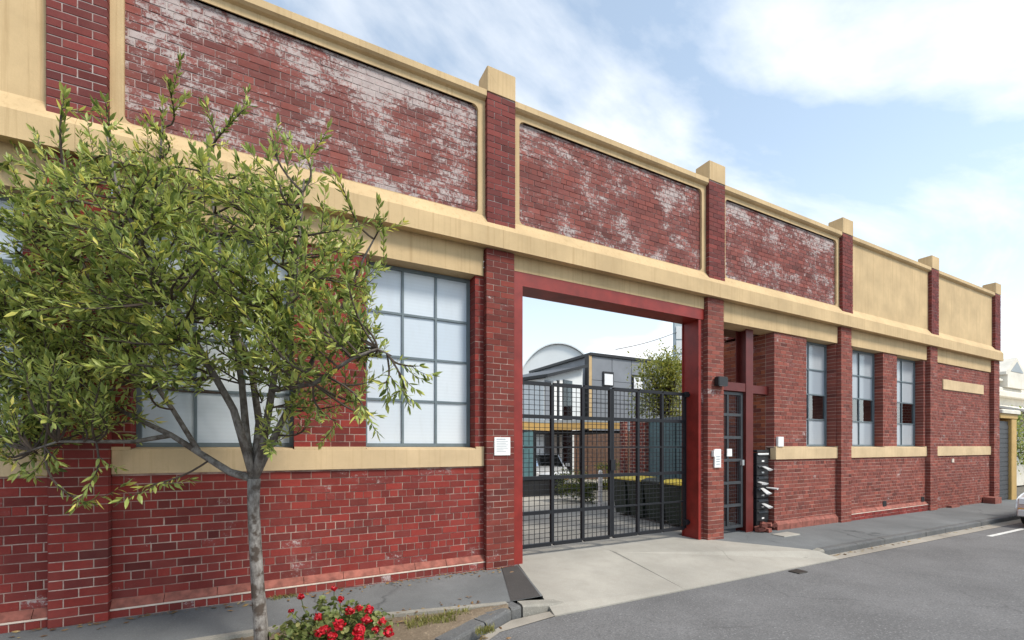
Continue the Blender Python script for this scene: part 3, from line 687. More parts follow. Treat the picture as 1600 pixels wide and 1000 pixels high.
# pedestrian gate beside the driveway
PG = empty('pedestrian_gate', (8.05, .2, g(8)+.08)); tag(PG, 'narrow grey steel pedestrian gate beside the brick pier and mailboxes', 'gate')
def pg(mb, name, m): o = mb.build(name, m, PG); o.matrix_parent_inverse = Matrix.Translation(-PG.location); return o
px0, px1, pz0, pz1 = 8.06, 9.04, H(-1.78), H(1.17)
pg(MB().box(px0, px0+.07, .18, .24, pz0, pz1), 'stile', M['doorgrey']); pg(MB().box(px1-.07, px1, .18, .24, pz0, pz1), 'stile', M['doorgrey'])
pg(MB().box((px0+px1)/2-.02, (px0+px1)/2+.02, .185, .235, pz0+.06, pz1-.06), 'mullion', M['doorgrey'])
for k in range(7):
    z = pz0 + (pz1-pz0)*k/6; z = min(max(z, pz0+.03), pz1-.03); pg(MB().box(px0+.0705, px1-.0705, .182, .238, z-.03, z+.03), 'rail', M['doorgrey'])
mb = MB()
for k in range(1, 12): x = px0+.07+(px1-px0-.14)*k/12; mb.box(x-.003, x+.003, .214, .220, pz0+.06, pz1-.06)
for k in range(1, 36): z = pz0+(pz1-pz0)*k/36; mb.box(px0+.07, px1-.07, .2205, .2265, z-.003, z+.003)
pg(mb, 'wire_mesh', M['doorgrey'])
pg(MB().bbox(8.50, 8.66, .165, .181, H(-.22), H(-.06), .004), 'notice', M['white']); pg(MB().box(8.94, 9.0, .12, .178, H(-.42), H(-.30)), 'lock', M['steelgrey'])

# mailbox bank between the steel post and the wall, newspapers in the slots
MBK = empty('mailbox_bank', (9.58, .18, g(9.6)+.14)); tag(MBK, 'column of black mailboxes stacked between the red post and brick wall', 'mailbox')
def mk(mb, name, m, par): o = mb.build(name, m, par); return o
hh = .255
for k in range(6):
    z = .08 + k*hh
    o = mk(MB().bbox(-.21, .21, -.10, .12, z, z+hh-.012, .008), 'mailbox', M['black'], MBK)
    mk(MB().prism([(-.104, z+.165), (-.125, z+.175), (-.104, z+.215)], -.17, .17), 'flap', M['black'], o)
    mk(MB().box(-.04, .04, -.106, -.101, z+.04, z+.075), 'number_plate', M['white'], o)
mk(MB().bbox(-.215, .215, -.11, .13, .08+6*hh, .08+6*hh+.05, .006), 'top_cover', M['black'], MBK)
mk(MB().box(-.19, .19, -.114, -.111, .08+6*hh-.055, .08+6*hh-.02), 'name_strip', M['white'], MBK)
mk(MB().box(-.2, .2, -.08, .10, -.2, .078), 'base_frame', M['black'], MBK)
def newspaper(dx, z, L, rx, rz, label):
    mb = MB(); pts = []
    n = 14; V = []; F = []
    for q in (0, 1):
        for k in range(n):
            a = 2*math.pi*k/n; rr = .042*(1+.12*math.sin(3*a))*(1.0 if q else .75); V.append((rr*math.cos(a)*2.0*(1.25 if q else 1), -L*q, rr*math.sin(a)*.5))
    F = [tuple(range(n)), tuple(range(2*n-1, n-1, -1))] + [(k, n+k, n+(k+1)%n, (k+1)%n) for k in range(n)]
    mb.add(V, F); o = mb.build('newspaper', M['paper']); o.location = (9.58+dx, .09, g(9.6)+.14+z); o.rotation_euler = (R(rx), 0, R(rz))
    tag(o, label, 'newspaper', 'newspapers left in the mailboxes')
newspaper(.02, .08+4*hh+.19, .18, 24, 4, 'rolled newspaper poking from the second mailbox from the top')
newspaper(-.02, .08+2*hh+.21, .20, 34, 2, 'rolled newspaper hanging steeply from the middle mailbox')
newspaper(.15, .08+2*hh+.22, .22, 4, 22, 'pale newspaper sticking far out past the brick corner at mid height')
newspaper(.02, .08+1*hh+.12, .18, 22, 4, 'rolled newspaper poking from the second mailbox from the ground')
newspaper(-.12, .08+3*hh+.10, .16, 10, -5, 'short folded paper in the fourth mailbox beside the red post')
rb = MB()
for k in range(16):
    cx, cy, cz = rng.uniform(-.28, .3), rng.uniform(-.10, .08), .02+rng.uniform(0, .14); s_ = rng.uniform(.03, .06); a = rng.uniform(0, 3)
    ro = Matrix.Rotation(a, 3, 'Z') @ Matrix.Rotation(rng.uniform(-.5, .5), 3, 'X')
    vv = [Vector((sx*s_*1.3, sy*s_, sz*s_*.7))*rng.uniform(.8, 1.15) for sz in (-1, 1) for sy in (-1, 1) for sx in (-1, 1)]
    rb.add([tuple(ro @ v + Vector((cx, cy, cz))) for v in vv], [(0,2,3,1),(4,5,7,6),(0,1,5,4),(1,3,7,5),(3,2,6,7),(2,0,4,6)])
ob = rb.build('rubble', M['plinth_r']); ob.location = (9.62, .03, g(9.6)); tag(ob, 'broken brick rubble at the foot of the mailboxes', 'rubble'); stuff(ob)

# small things on the walls
def plate(name, x, y, z, w, h, m, label, cat, t=.008):
    o = MB().bbox(-w/2, w/2, -t, 0, 0, h, .002).build(name, m); o.location = (x, y, z); tag(o, label, cat); return o
ns = plate('notice_sign', 3.0, YP-.004, H(-.14), .27, .275, M['white'], 'square white printed notice on the brick pier left of the driveway gate', 'sign')
for k, (z_, w_) in enumerate(((.238, .15), (.205, .19), (.180, .16), (.155, .20), (.130, .17), (.105, .19), (.080, .12), (.055, .16))):
    MB().box(-.10, -.10+w_, -.0092, -.0082, z_, z_+(.012 if k == 0 else .006)).build('print_line', M['ink'], ns)
ic = empty('intercom', (7.79, YP, H(-.43))); tag(ic, 'white intercom panel on the brick pier by the pedestrian gate', 'intercom')
MB().bbox(-.07, .12, -.035, 0, 0, .37, .006).build('panel', M['white'], ic); MB().bbox(-.13, -.072, -.06, 0, .22, .34, .004).build('side_box', M['white'], ic)
for k in range(4): MB().box(-.03, .08, -.0375, -.0355, .06+k*.05, .075+k*.05).build('button_row', M['ink'], ic)
wl = empty('wall_light', (7.86, YP, H(1.28))); tag(wl, 'black rectangular wall light on the brick pier above the intercom', 'light')
MB().bbox(-.14, .14, -.13, -.015, -.07, .11, .015).build('housing', M['black'], wl); MB().box(-.05, .05, -.016, 0, -.05, .08).build('bracket', M['black'], wl); MB().box(-.11, .11, -.12, -.03, -.078, -.0705).build('lens', M['glass_car'], wl)
plate('meter_box', 10.03, -.004, ZS1+.02, .20, .22, M['white'], 'small white box on the brick wall above the cream sill', 'box', .05)

# ------------------------------------------------------------------ things seen through the gate
def bin_(x, y, rz, lid, label):
    b = empty('wheelie_bin', (x, y, -.03), rz); tag(b, label, 'bin', 'wheelie bins along the courtyard wall')
    V = []
    for z, w, d0, d1 in ((.06, .22, -.20, .22), (.90, .28, -.30, .28), (.94, .30, -.32, .30), (.98, .30, -.32, .30)): V += [(-w, d0, z), (w, d0, z), (w, d1, z), (-w, d1, z)]
    mb = MB(); mb.add(V, [(3,2,1,0), (12,13,14,15)] + [(l*4+k, l*4+(k+1)%4, l*4+4+(k+1)%4, l*4+4+k) for l in range(3) for k in range(4)]); bo = mb.build('body', M['bin'], b)
    for k in (-1, 1): MB().disc((k*.20, .25, .10), (1,0,0), .10, .05, 14).build('wheel', M['rubber'], b)
    mb = MB(); mb.prism([(-.35, .985), (-.34, 1.02), (-.15, 1.075), (.18, 1.08), (.30, 1.04), (.31, .985)], -.31, .31); mb.build('lid', lid, b)
    MB().tube([(-.22, .36, 1.0), (.22, .36, 1.0)], .016, 8).build('handle', M['bin'], b)
bw = ['green wheelie bin nearest the gate, with a yellow lid', 'second green wheelie bin from the gate, with a dark lid', 'third green wheelie bin from the gate, with a yellow lid', 'farthest green wheelie bin, beside the white bollard, with a yellow lid']
for k in range(4): bin_(8.30 + .03*k, 1.25 + .64*k, R(-90)+rng.uniform(-.06, .06), M['lid_y'] if k in (0, 2, 3) else M['lid_r'], bw[k])
p = at(938, 792, 13.4)
bo = empty('bollard', (p.x, p.y, -.03)); tag(bo, 'white bollard post standing in the courtyard before the hedge', 'bollard')
MB().tube([(0,0,0), (0,0,1.1), (0,0,1.16)], [.065, .065, .03], 14).build('post', M['white'], bo); MB().disc((0,0,.012), (0,0,1), .11, .024, 14).build('base_plate', M['steelgrey'], bo)

def make_car(name, label, loc, rz, paint):
    c = empty(name, loc, rz); tag(c, label, 'car')   # nose points along +x of the car
    prof = [(-2.1, .30), (-2.15, .62), (-2.05, .92), (-1.55, .98), (1.0, .98), (1.75, .86), (2.08, .70), (2.14, .48), (2.08, .26)]
    V = []; F = []; n = len(prof); rows = (-.86, -.80, -.4, 0, .4, .80, .86)
    for w in rows:
        k = abs(w)/.86
        for x, z in prof: V.append((x*(1-.05*k**4), w, z-(.05*k**3 if z > .8 else 0)))
    for i in range(len(rows)-1):
        for j in range(n-1): F.append((i*n+j, i*n+j+1, (i+1)*n+j+1, (i+1)*n+j))
        F.append((i*n+n-1, i*n, (i+1)*n, (i+1)*n+n-1))
    F += [tuple(range(n)), tuple(range((len(rows)-1)*n, len(rows)*n))[::-1]]
    mb = MB(); mb.add(V, F); mb.build('body', paint, c, smooth=True)
    cab = [(-1.85, .96, .76), (-1.25, 1.42, .58), (.05, 1.45, .58), (.95, .97, .74)]
    V = [(x, -w, z) for x, z, w in cab] + [(x, w, z) for x, z, w in cab]
    mb = MB(); mb.add(V, [(0,1,2,3), (7,6,5,4), (0,4,5,1), (2,6,7,3)]); mb.build('windows', M['glass_car'], c)
    mb = MB(); mb.add([(cab[1][0], -.59, 1.425), (cab[2][0], -.59, 1.455), (cab[2][0], .59, 1.455), (cab[1][0], .59, 1.425), (-.6, 0, 1.50)], [(0,1,4), (1,2,4), (2,3,4), (3,0,4)]); mb.build('roof', paint, c, smooth=True)
    for s in (-1, 1):
        for a, b in ((0,1), (2,3)): 
            MB().tube([(cab[a][0], s*cab[a][2], cab[a][1]), (cab[b][0], s*cab[b][2], cab[b][1])], .035, 6).build('pillar', paint, c)
        for x in (-1.32, 1.32):
            w = MB().disc((x, s*.78, .31), (0,1,0), .31, .20, 20).build('wheel', M['rubber'], c); MB().disc((x, s*.884, .31), (0,1,0), .20, .012, 16).build('rim', M['chrome'], w)
        MB().bbox(1.86, 2.10, s*.62-.19, s*.62+.19, .60, .76, .03).build('headlight', M['lamp_glass'], c)
        MB().bbox(2.00, 2.125, s*.70-.10, s*.70+.10, .42, .50, .01).build('indicator', M['indicator'], c)
        MB().bbox(.62, .80, s*.93-.09, s*.93+.09, .96, 1.10, .02).build('mirror', paint, c)
    MB().bbox(2.02, 2.165, -.80, .80, .30, .46, .02).build('bumper', paint, c); MB().box(2.09, 2.13, -.45, .45, .52, .66).build('grille', M['black'], c)
    MB().box(2.166, 2.172, -.18, .18, .34, .43).build('number_plate', M['white'], c)
    return c
p = at(853, 745, 21)
make_car('silver_car', 'silver car parked under the carport behind the gate', (p.x, p.y, -.03), math.atan2(-FW.y, -FW.x), M['silver'])
make_car('silver_car', 'silver car parked at the kerb at the far end of the street', (18.95, -2.78, g(18)-.155), R(180), M['silver'])

# courtyard buildings ------------------------------------------------
def face_box(o_, name, m, a, b, z0, z1, th, par=None):   # upright slab from ground point a to b, thickness away from camera
    a, b = Vector((a[0], a[1], 0)), Vector((b[0], b[1], 0)); d = (b-a).normalized(); n = Vector((-d.y, d.x, 0)); mb = MB()
    q = [a, b, b+n*th, a+n*th]; mb.add([(v.x-o_.x, v.y-o_.y, z0) for v in q] + [(v.x-o_.x, v.y-o_.y, z1) for v in q], [(0,3,2,1),(4,5,6,7),(0,1,5,4),(1,2,6,5),(2,3,7,6),(3,0,4,7)])
    return mb.build(name, m, par)
# side wing with steel windows on the right of the yard
SW = empty('side_wing', (9.9, 7, 0)); tag(SW, 'brick and teal glazed wing along the right side of the courtyard', 'building')
def swp(mb, name, m): o = mb.build(name, m, SW); o.matrix_parent_inverse = Matrix.Translation((-9.9, -7, 0)); return o
swp(MB().box(9.70, 9.868, 3.86, 4.50, -.2, 2.62), 'pier', M['brickfar']); swp(MB().box(9.70, 9.868, 4.80, 4.98, -.2, 2.62), 'pier', M['brickfar'])
for k in range(3): swp(MB().box(9.80, 9.84, 2.28+k*.52, 2.76+k*.52, .95, 2.55), 'glazed_panel', M['teal'])
swp(MB().box(9.79, 9.845, 2.2, 3.855, 2.56, 2.66), 'head_rail', M['frame']); swp(MB().box(9.78, 9.85, 2.2, 3.855, .86, .945), 'bottom_rail', M['frame'])
# grey clad two-storey building
B0 = at(924, 697, 26); CBX, CBY = B0.x, B0.y
CB = empty('clad_building', (CBX, CBY, 0)); tag(CB, 'grey metal clad two storey building beyond the courtyard', 'building')
zt = HC + 144*26/700
MB().box(.02, 9, .02, 7, -.1, zt-.1).build('wall', M['clad'], CB)
for k in range(6):
    for j in range(5): MB().box(.03+k*1.5, 1.49+k*1.5, -.02, .018, .5+j*1.3, 1.77+j*1.3 if j < 4 else zt-.12).build('cladding_panel', M['clad'], CB)
MB().box(-.15, 9.2, -.12, 7.1, zt-.1, zt+.06).build('roof_edge', M['black'], CB); MB().box(-.22, -.01, -.06, .3, -.1, zt-.12).build('corner_trim', M['cream'], CB); MB().box(-.33, -.24, -.1, .2, -.1, zt-.15).build('downpipe', M['black'], CB)
def cwin(px, py0, py1, w):
    q0 = at(px, py0, 26.9); x0 = None
    for zz in [25+.05*i for i in range(120)]:
        v = at(px, 697, zz)
        if v.y >= CBY-.03: x0 = v.x; dz = zz; break
    za, zb = HC+(697-py1)*dz/700, HC+(697-py0)*dz/700
    o = MB().box(x0-CBX-w/2-.08, x0-CBX+w/2+.08, -.10, -.022, za-.06, zb+.14).build('window', M['black'], CB)
    MB().box(x0-CBX-w/2, x0-CBX+w/2, -.13, -.102, za, zb).build('pane', M['lamp_glass'], o)
cwin(949, 585, 602, .62); cwin(995, 590, 608, .68)
# glazed lean-to with a rising roof, left of it
a, b = at(857, 697, 23), at(917, 697, 25.5)
LT_ = empty('glazed_extension', (a.x, a.y, 0)); tag(LT_, 'glazed extension with a rising dark roof beside the clad building', 'building')
L_ = (Vector((b.x, b.y)) - Vector((a.x, a.y))).length; LT_.rotation_euler = (0, 0, math.atan2(b.y-a.y, b.x-a.x))
z1_, z2_ = HC+(697-590)*23/700, HC+(697-574)*25.5/700
MB().prism([(0, -.1), (L_, -.1), (L_, z2_), (0, z1_)], .3, 4, 'y').build('wall', M['palewall'], LT_)
MB().prism([(-.2, z1_), (L_, z2_), (L_, z2_+.16), (-.2, z1_+.16)], -.1, 4.2, 'y').build('roof', M['black'], LT_)
for k, (u, w_, m_) in enumerate(((.05, .5, 'clad'), (.7, .3, 'white'), (1.05, .14, 'black'), (1.25, .25, 'white'), (1.6, .8, 'glass_car'))):
    MB().box(u, min(u+w_, L_-.05), .24, .295, .3, z1_-.1+k*.05).build('glazed_panel' if m_ in ('glass_car', 'clad') else 'wall_panel', M[m_], LT_)
# barrel-vaulted pale hall behind
a = at(872, 697, 42); VH = empty('vaulted_hall', (a.x, a.y, 0), -TH); tag(VH, 'pale vaulted hall rising behind the courtyard buildings', 'building')
cz = HC+(697-625)*42/700; ap = HC+(697-538)*42/700; hw = 66*42/700
arc = [(hw*math.cos(R(t)), cz+(ap-cz)*math.sin(R(t))) for t in range(0, 181, 6)]
MB().prism([(hw, -.1)] + arc + [(-hw, -.1)], 0, 12, 'y').build('end_wall', M['palewall'], VH)
arc2 = [(x*1.02, z+.12) for x, z in arc]; mb = MB()
for (p1, q1), (p2, q2) in zip(list(zip(arc, arc2))[:-1], list(zip(arc, arc2))[1:]): mb.add([(p1[0], -.25, p1[1]), (q1[0], -.25, q1[1]), (q2[0], -.25, q2[1]), (p2[0], -.25, p2[1]), (q1[0], 12, q1[1]), (q2[0], 12, q2[1])], [(0,1,2,3), (1,4,5,2)])
mb.build('roof_rim', M['palewall'], VH)
vx = (877-872)*42/700; vz = HC+(697-571)*42/700; mb = MB(); n = 18
mb.tube([(vx+.26*math.cos(2*math.pi*k/n), -.1, vz+.26*math.sin(2*math.pi*k/n)) for k in range(n+1)], .07, 6); mb.build('round_vent', M['black'], VH)
# curved teal roof
a = at(836, 697, 30); TR = empty('curved_roof_shed', (a.x, a.y, 0), -TH); tag(TR, 'low shed with a curved grey green roof behind the gate', 'shed')
hw = 26*30/700; z0_ = HC+(697-601)*30/700; z1_ = HC+(697-582)*30/700
MB().box(-hw, hw, .05, 3, -.1, z0_).build('wall', M['palewall'], TR)
MB().prism([(-.15, z0_), (-.15, z0_+.1), (.2, z0_+(z1_-z0_)*.6), (.9, z1_), (2.6, z1_), (3.1, z0_)], -hw-.1, hw+.1, 'x').build('roof', M['teal'], TR)
# carport with ochre fascia
CP = empty('carport', (at(850, 697, 19).x, at(850, 697, 19).y, 0)); tag(CP, 'carport with an ochre fascia and timber back wall beyond the gate', 'carport')
pp = [at(806, 697, 17.5), at(862, 697, 19.5), at(908, 697, 19.8), at(975, 697, 20.5)]
f0, f1 = HC+.66, HC+.98
for i, (a, b) in enumerate(zip(pp[:-1], pp[1:])):
    o = face_box(CP.location, 'fascia', M['ochre'], a, b, f0+.05*i, f1+.04*i, .12, CP)
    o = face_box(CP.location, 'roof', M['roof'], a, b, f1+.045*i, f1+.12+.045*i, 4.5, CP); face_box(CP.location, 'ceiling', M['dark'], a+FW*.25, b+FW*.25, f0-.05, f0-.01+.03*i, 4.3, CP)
a, b = at(868, 697, 25), at(990, 697, 25.5); d = (b-a)/15
for k in range(15): face_box(CP.location, 'timber_board', M['timber'], a+d*k+d*.04, a+d*(k+1)-d*.04, -.1, f0+.2, .05, CP)
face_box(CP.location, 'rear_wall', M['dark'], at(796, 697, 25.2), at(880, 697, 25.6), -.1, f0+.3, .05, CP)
face_box(CP.location, 'glazed_panel', M['teal'], at(806, 697, 17.8), at(833, 697, 18.4), -.1, f0-.05, .05, CP)
for px_, zz in ((835, 18.6), (908, 19.9)):
    a = at(px_, 697, zz); MB().box(a.x-CP.location.x-.06, a.x-CP.location.x+.06, a.y-CP.location.y-.06, a.y-CP.location.y+.06, -.1, f0).build('post', M['black'], CP)
# low white wall before the car
a, b = at(800, 697, 16.2), at(882, 697, 17.2); LW = empty('low_wall', (a.x, a.y, 0)); tag(LW, 'low white wall across the courtyard before the carport', 'wall')
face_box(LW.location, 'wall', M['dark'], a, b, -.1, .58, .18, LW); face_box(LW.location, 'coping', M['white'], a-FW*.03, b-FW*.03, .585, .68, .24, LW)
# tall pale slab building at the right edge of the opening, and a cable
a = at(1062, 697, 30); TB = empty('tall_block', (a.x, a.y, 0), -TH); tag(TB, 'tall pale blue grey block behind the courtyard tree', 'building')
MB().box(-.33, 2.2, 0, .35, -.1, HC+(697-495)*30/700).build('wall', M['pale_blue'], TB)
for k in range(5): MB().box(-.25, 2.1, -.05, -.004, 5.2+k*.95, 6.05+k*.95).build('cladding_panel', M['palewall'], TB)
a, b = at(962, 546, 27), at(1058, 519, 30); cb = MB(); cb.tube([a.lerp(b, t/8) - Vector((0,0,.12*math.sin(math.pi*t/8))) for t in range(9)], .02, 6)
tag(cb.build('overhead_cable', M['black']), 'thin overhead cable rising from the clad building roof', 'cable')

# ------------------------------------------------------------------ far end of the street
OP = empty('ochre_portal', (22.55, .0, g(23))); tag(OP, 'ochre framed entry portal with charcoal roller door past the warehouse', 'portal')
MB().box(.0, 1.14, .0, .07, -.1, 2.85).build('roller_door', M['roller'], OP)
for k in range(16): MB().box(.01, 1.135, -.014, -.001, .05+k*.168, .19+k*.168).build('door_slat', M['roller'], OP)
MB().bbox(1.14, 1.62, -.1, .5, -.1, 2.95, .02).build('pillar', M['ochre'], OP); MB().bbox(-.0, 1.66, -.12, .55, 2.95, 3.12, .02).build('beam', M['ochre'], OP); MB().bbox(-.0, 1.72, -.18, .6, 3.12, 3.26, .03).build('cornice', M['offwhite'], OP)
CTG = empty('stucco_house', (35.0, 3.0, g(35))); tag(CTG, 'cream stucco house with a small pediment behind the ochre portal', 'house')
MB().box(-2.8, 9, 0, 8, -.2, 4.6).build('wall', M['offwhite'], CTG); MB().bbox(-3.1, 9.2, -.35, 8, 4.6, 4.9, .05).build('cornice', M['offwhite'], CTG); MB().bbox(-2.9, 9.1, -.2, .5, 4.9, 5.1, .04).build('parapet', M['offwhite'], CTG); MB().bbox(-2.9, 9.1, -.2, .2, 5.42, 5.55, .04).build('parapet_rail', M['offwhite'], CTG)
MB().prism([(-1.3, 5.1), (1.3, 5.1), (1.3, 5.75), (1.5, 5.75), (1.5, 5.9), (0, 6.75), (-1.5, 5.9), (-1.5, 5.75), (-1.3, 5.75)], -.35, .3, 'y').build('pediment', M['offwhite'], CTG); MB().prism([(-.9, 5.95), (.9, 5.95), (0, 6.5)], -.37, -.352, 'y').build('pediment_panel', M['roof'], CTG)
for k in range(16): MB().bbox(1.6+k*.45, 1.8+k*.45, -.12, .08, 5.1, 5.42, .03).build('baluster', M['offwhite'], CTG)
for k in range(3): MB().bbox(-2.8+k*.45, -2.6+k*.45, -.12, .08, 5.1, 5.42, .03).build('baluster', M['offwhite'], CTG)
VR = MB(); VR.prism([(-1.9, 3.5), (-.01, 4.1), (-.01, 4.2), (-1.9, 3.62)], -3, 9, 'x'); VR.build('verandah_roof', M['offwhite'], CTG)

# ------------------------------------------------------------------ plants
def leaf_pts(p, d, up, L, w, fold=.25, droop=.12):
    d = d.normalized(); s = d.cross(up)
    s = s.normalized() if s.length > 1e-4 else d.orthogonal().normalized(); n = s.cross(d)
    return [p, p + d*L*.42 + s*w - n*w*fold - n*L*.01, p + d*L*.42 + n*L*.02, p + d*L*.42 - s*w - n*w*fold, p + d*L - n*L*droop, p + d*L*.74 + s*w*.66 - n*(w*.2+L*droop*.4), p + d*L*.74 - s*w*.66 - n*(w*.2+L*droop*.4), p + d*L*.74 - n*L*droop*.35]
LF = [(0,2,1), (0,3,2), (1,2,7,5), (2,3,6,7), (5,7,4), (7,6,4)]
class Leaves:
    def __init__(s): s.v = []; s.f = []; s.r = []
    def add(s, pts, r, faces=LF):
        b = len(s.v); s.v += [tuple(q) for q in pts]; s.f += [tuple(b+i for i in q) for q in faces]; s.r += [r]*len(faces)
    def build(s, name, m, parent):
        me = bpy.data.meshes.new(name); me.from_pydata(s.v, [], s.f); me.materials.append(m)
        a = me.attributes.new('rnd', 'FLOAT', 'FACE'); a.data.foreach_set('value', s.r); o = bpy.data.objects.new(name, me); col.objects.link(o); o.parent = parent; return o
def rv(r_=1): return Vector((rng.gauss(0, r_), rng.gauss(0, r_), rng.gauss(0, r_)))
def curve(a, b, bow, n=5):
    return [a.lerp(b, t/n) + bow*math.sin(math.pi*t/n) for t in range(n+1)]

TX, TY = -.15, -1.5
T = empty('street_tree', (TX, TY, g(TX)-.03)); tag(T, 'young leafy street tree with a pale slender trunk before the facade', 'tree')
Z0 = 4.147                                             # trunk distance along the view
TL = Vector(T.location)
def tp(px, py, dz=0): return at(px, py, Z0+dz) - TL      # skeleton nodes, local to the tree
trunk = [Vector((.0, 0, -.1)), tp(408, 985), tp(403, 920), tp(399, 850), tp(396, 790), tp(397, 748)]
MB().tube(trunk, [.072, .062, .057, .053, .051, .056], 12).build('trunk', M['bark'], T, smooth=True)
F0 = trunk[-1]
limbs = [
  [F0, tp(360, 738, .05), tp(312, 708, .1), tp(268, 680, .15), tp(215, 655, .2), tp(150, 620, .3), tp(85, 560, .3), tp(30, 470, .3)],
  [F0, tp(380, 690, -.1), tp(365, 640, -.2), tp(320, 560, -.35), tp(270, 470, -.5), tp(215, 370, -.5), tp(180, 280, -.4), tp(165, 200, -.4)],
  [F0, tp(386, 690, .1), tp(378, 600, .2), tp(362, 500, .3), tp(345, 400, .35), tp(330, 300, .3), tp(322, 210, .3)],
  [F0, tp(412, 690, -.05), tp(425, 610, -.15), tp(440, 520, -.3), tp(462, 430, -.4), tp(470, 340, -.4), tp(475, 280, -.4)],
  [F0, tp(420, 700, .1), tp(450, 640, .3), tp(490, 560, .5), tp(535, 480, .6), tp(570, 400, .6), tp(592, 360, .6)],
  [F0, tp(405, 660, .25), tp(390, 560, .7), tp(330, 450, .9), tp(260, 360, .9), tp(250, 250, .7), tp(255, 170, .6)],
  [tp(312, 708, .1), tp(270, 640, .2), tp(200, 540, .3), tp(140, 440, .3), tp(105, 340, .1), tp(100, 250, -.1)],
  [tp(425, 610, -.15), tp(490, 600, -.4), tp(550, 560, -.5), tp(590, 545, -.4), tp(612, 556, -.36)],
  [tp(268, 680, .15), tp(210, 690, .0), tp(150, 690, -.2), tp(90, 690, -.3), tp(30, 710, -.3)],
]
nodes = []
for li, L in enumerate(limbs):
    m = len(L); rr = [max(.006, (.034 if li < 6 else .019)*(1-k/(m-1))**.9 + .005) for k in range(m)]
    MB().tube(L, rr, 8).build('limb', M['bark'], T, smooth=True)
    for k in range(1, m):
        for t in (0, .33, .66): nodes.append((L[k-1].lerp(L[k], t), k/m))
# upright shoots at the top of the crown and hanging tips at its sides, then the filling
tips = [tp(100, 150, -.2), tp(165, 160, -.4), (tp(262, 128, .3)), tp(320, 170, .3), tp(388, 165, .0), tp(425, 215, -.3), tp(480, 248, -.4), tp(530, 278, .1), tp(600, 342, .5), tp(245, 200, .3), tp(60, 215, .1), tp(20, 250, .2), tp(600, 420, .5),
        tp(655, 572, -.35), tp(638, 632, -.3), tp(600, 600, -.4), tp(130, 785, -.2), tp(10, 720, -.2), tp(150, 740, -.25), tp(90, 720, -.3), tp(30, 690, -.1), tp(570, 640, -.4), tp(525, 660, -.2), tp(420, 690, -.4), tp(225, 760, -.3)]
def inside(px, py):
    # outline of the crown in the photograph
    if py > 690 and px > 190: return False
    if py > 610 and 190 < px < 480: return rng.random() < .10
    cx, cy = 300, 430
    top = 235 + .0016*(px-230)**2*.9
    if px > 420: top = 258 + (px-420)*.8
    bot = 690 if px < 190 else (655 if px < 480 else 665)
    right = 590 - abs(py-520)*.18
    return top < py < bot and -40 < px < right
k = 0
while len(tips) < 480:
    px_, py_ = rng.uniform(-60, 640), rng.uniform(200, 700)
    if not inside(px_, py_): continue
    rx = ((px_-300)/340)**2 + ((py_-440)/300)**2
    dd = .95*math.sqrt(max(.05, 1-rx)); tips.append(tp(px_, py_, rng.uniform(-dd, dd)))
tw = MB(); LV = []                                       # LV: (points, rnd)
def yellow(): 
    r_ = rng.random(); return rng.uniform(0, .62) if r_ < .72 else (rng.uniform(.5, .9) if r_ < .965 else rng.uniform(.93, 1))
for ti, tpnt in enumerate(tips):
    best = min(nodes, key=lambda q: (q[0]-tpnt).length + .5*max(0, q[0].z-tpnt.z+.1) + .15*(1-q[1]))
    a = best[0]; ln = (tpnt-a).length
    if ln > 1.0: a = tpnt + (a-tpnt).normalized()*1.0
    pts = curve(best[0], tpnt, Vector((rng.gauss(0, .05), rng.gauss(0, .05), -.06*ln + rng.gauss(0, .03))), 6)
    tw.tube(pts, [.008+.006*ln*(1-q/6)*.6 if q < 6 else .002 for q in range(7)], 5)
    upr = ti < 13; hang = 13 <= ti < 25
    nsh = 3 if not (upr or hang) else 2
    shoots = [pts[3:]]
    for s_ in range(nsh):
        st = pts[rng.randint(2, 6)]
        dirn = ((tpnt-best[0]).normalized()*.6 + rv(.55) + Vector((0, 0, .55 if not hang else -.1))).normalized()
        L_ = rng.uniform(.18, .36); e_ = st + dirn*L_; sp = curve(st, e_, Vector((0, 0, -.02)), 3); shoots.append(sp); tw.tube(sp, [.004, .0035, .003, .0015], 4, False)
    for sp in shoots:
        seglen = sum((sp[q+1]-sp[q]).length for q in range(len(sp)-1)); nl = max(6, int(seglen/.019)); nl = min(nl, 26)
        yl = rng.uniform(-.12, .14) + (.22 if rng.random() < .10 else 0)
        for q in range(nl):
            t = (q+.5)/nl*(len(sp)-1); i = min(int(t), len(sp)-2); p_ = sp[i].lerp(sp[i+1], t-i); ax = (sp[i+1]-sp[i]).normalized()
            side = ax.orthogonal().normalized(); side = Matrix.Rotation(q*2.4+rng.uniform(-.4, .4), 3, ax) @ side
            dv = (ax*rng.uniform(.5, 1.0) + side*rng.uniform(.6, 1.0) + Vector((0, 0, rng.uniform(-.25, .55)))).normalized()
            if upr: dv = (ax*1.2 + side*.6).normalized()
            if hang: dv = (dv + Vector((0, 0, -.5))).normalized()
            L_ = rng.triangular(.035, .13, .068); LV.append((p_, leaf_pts(p_, dv, (Vector((0, 0, 1))+rv(.45)).normalized(), L_, L_*rng.uniform(.115, .17), .3, rng.uniform(-.02, .30)), min(1, max(0, yellow()+yl))))
        p_ = sp[-1]; ax = (sp[-1]-sp[-2]).normalized()
        for q in range(3):
            dv = (ax + rv(.28)).normalized(); L_ = rng.uniform(.06, .11); LV.append((p_, leaf_pts(p_, dv, (Vector((0,0,1))+rv(.5)).normalized(), L_, L_*.16, .3, .05), min(1, max(0, yellow()+yl))))
stuff(tw.build('twigs', M['twig'], T))
cl = cam.location - TL
LV.sort(key=lambda q: (q[0]-cl).length)
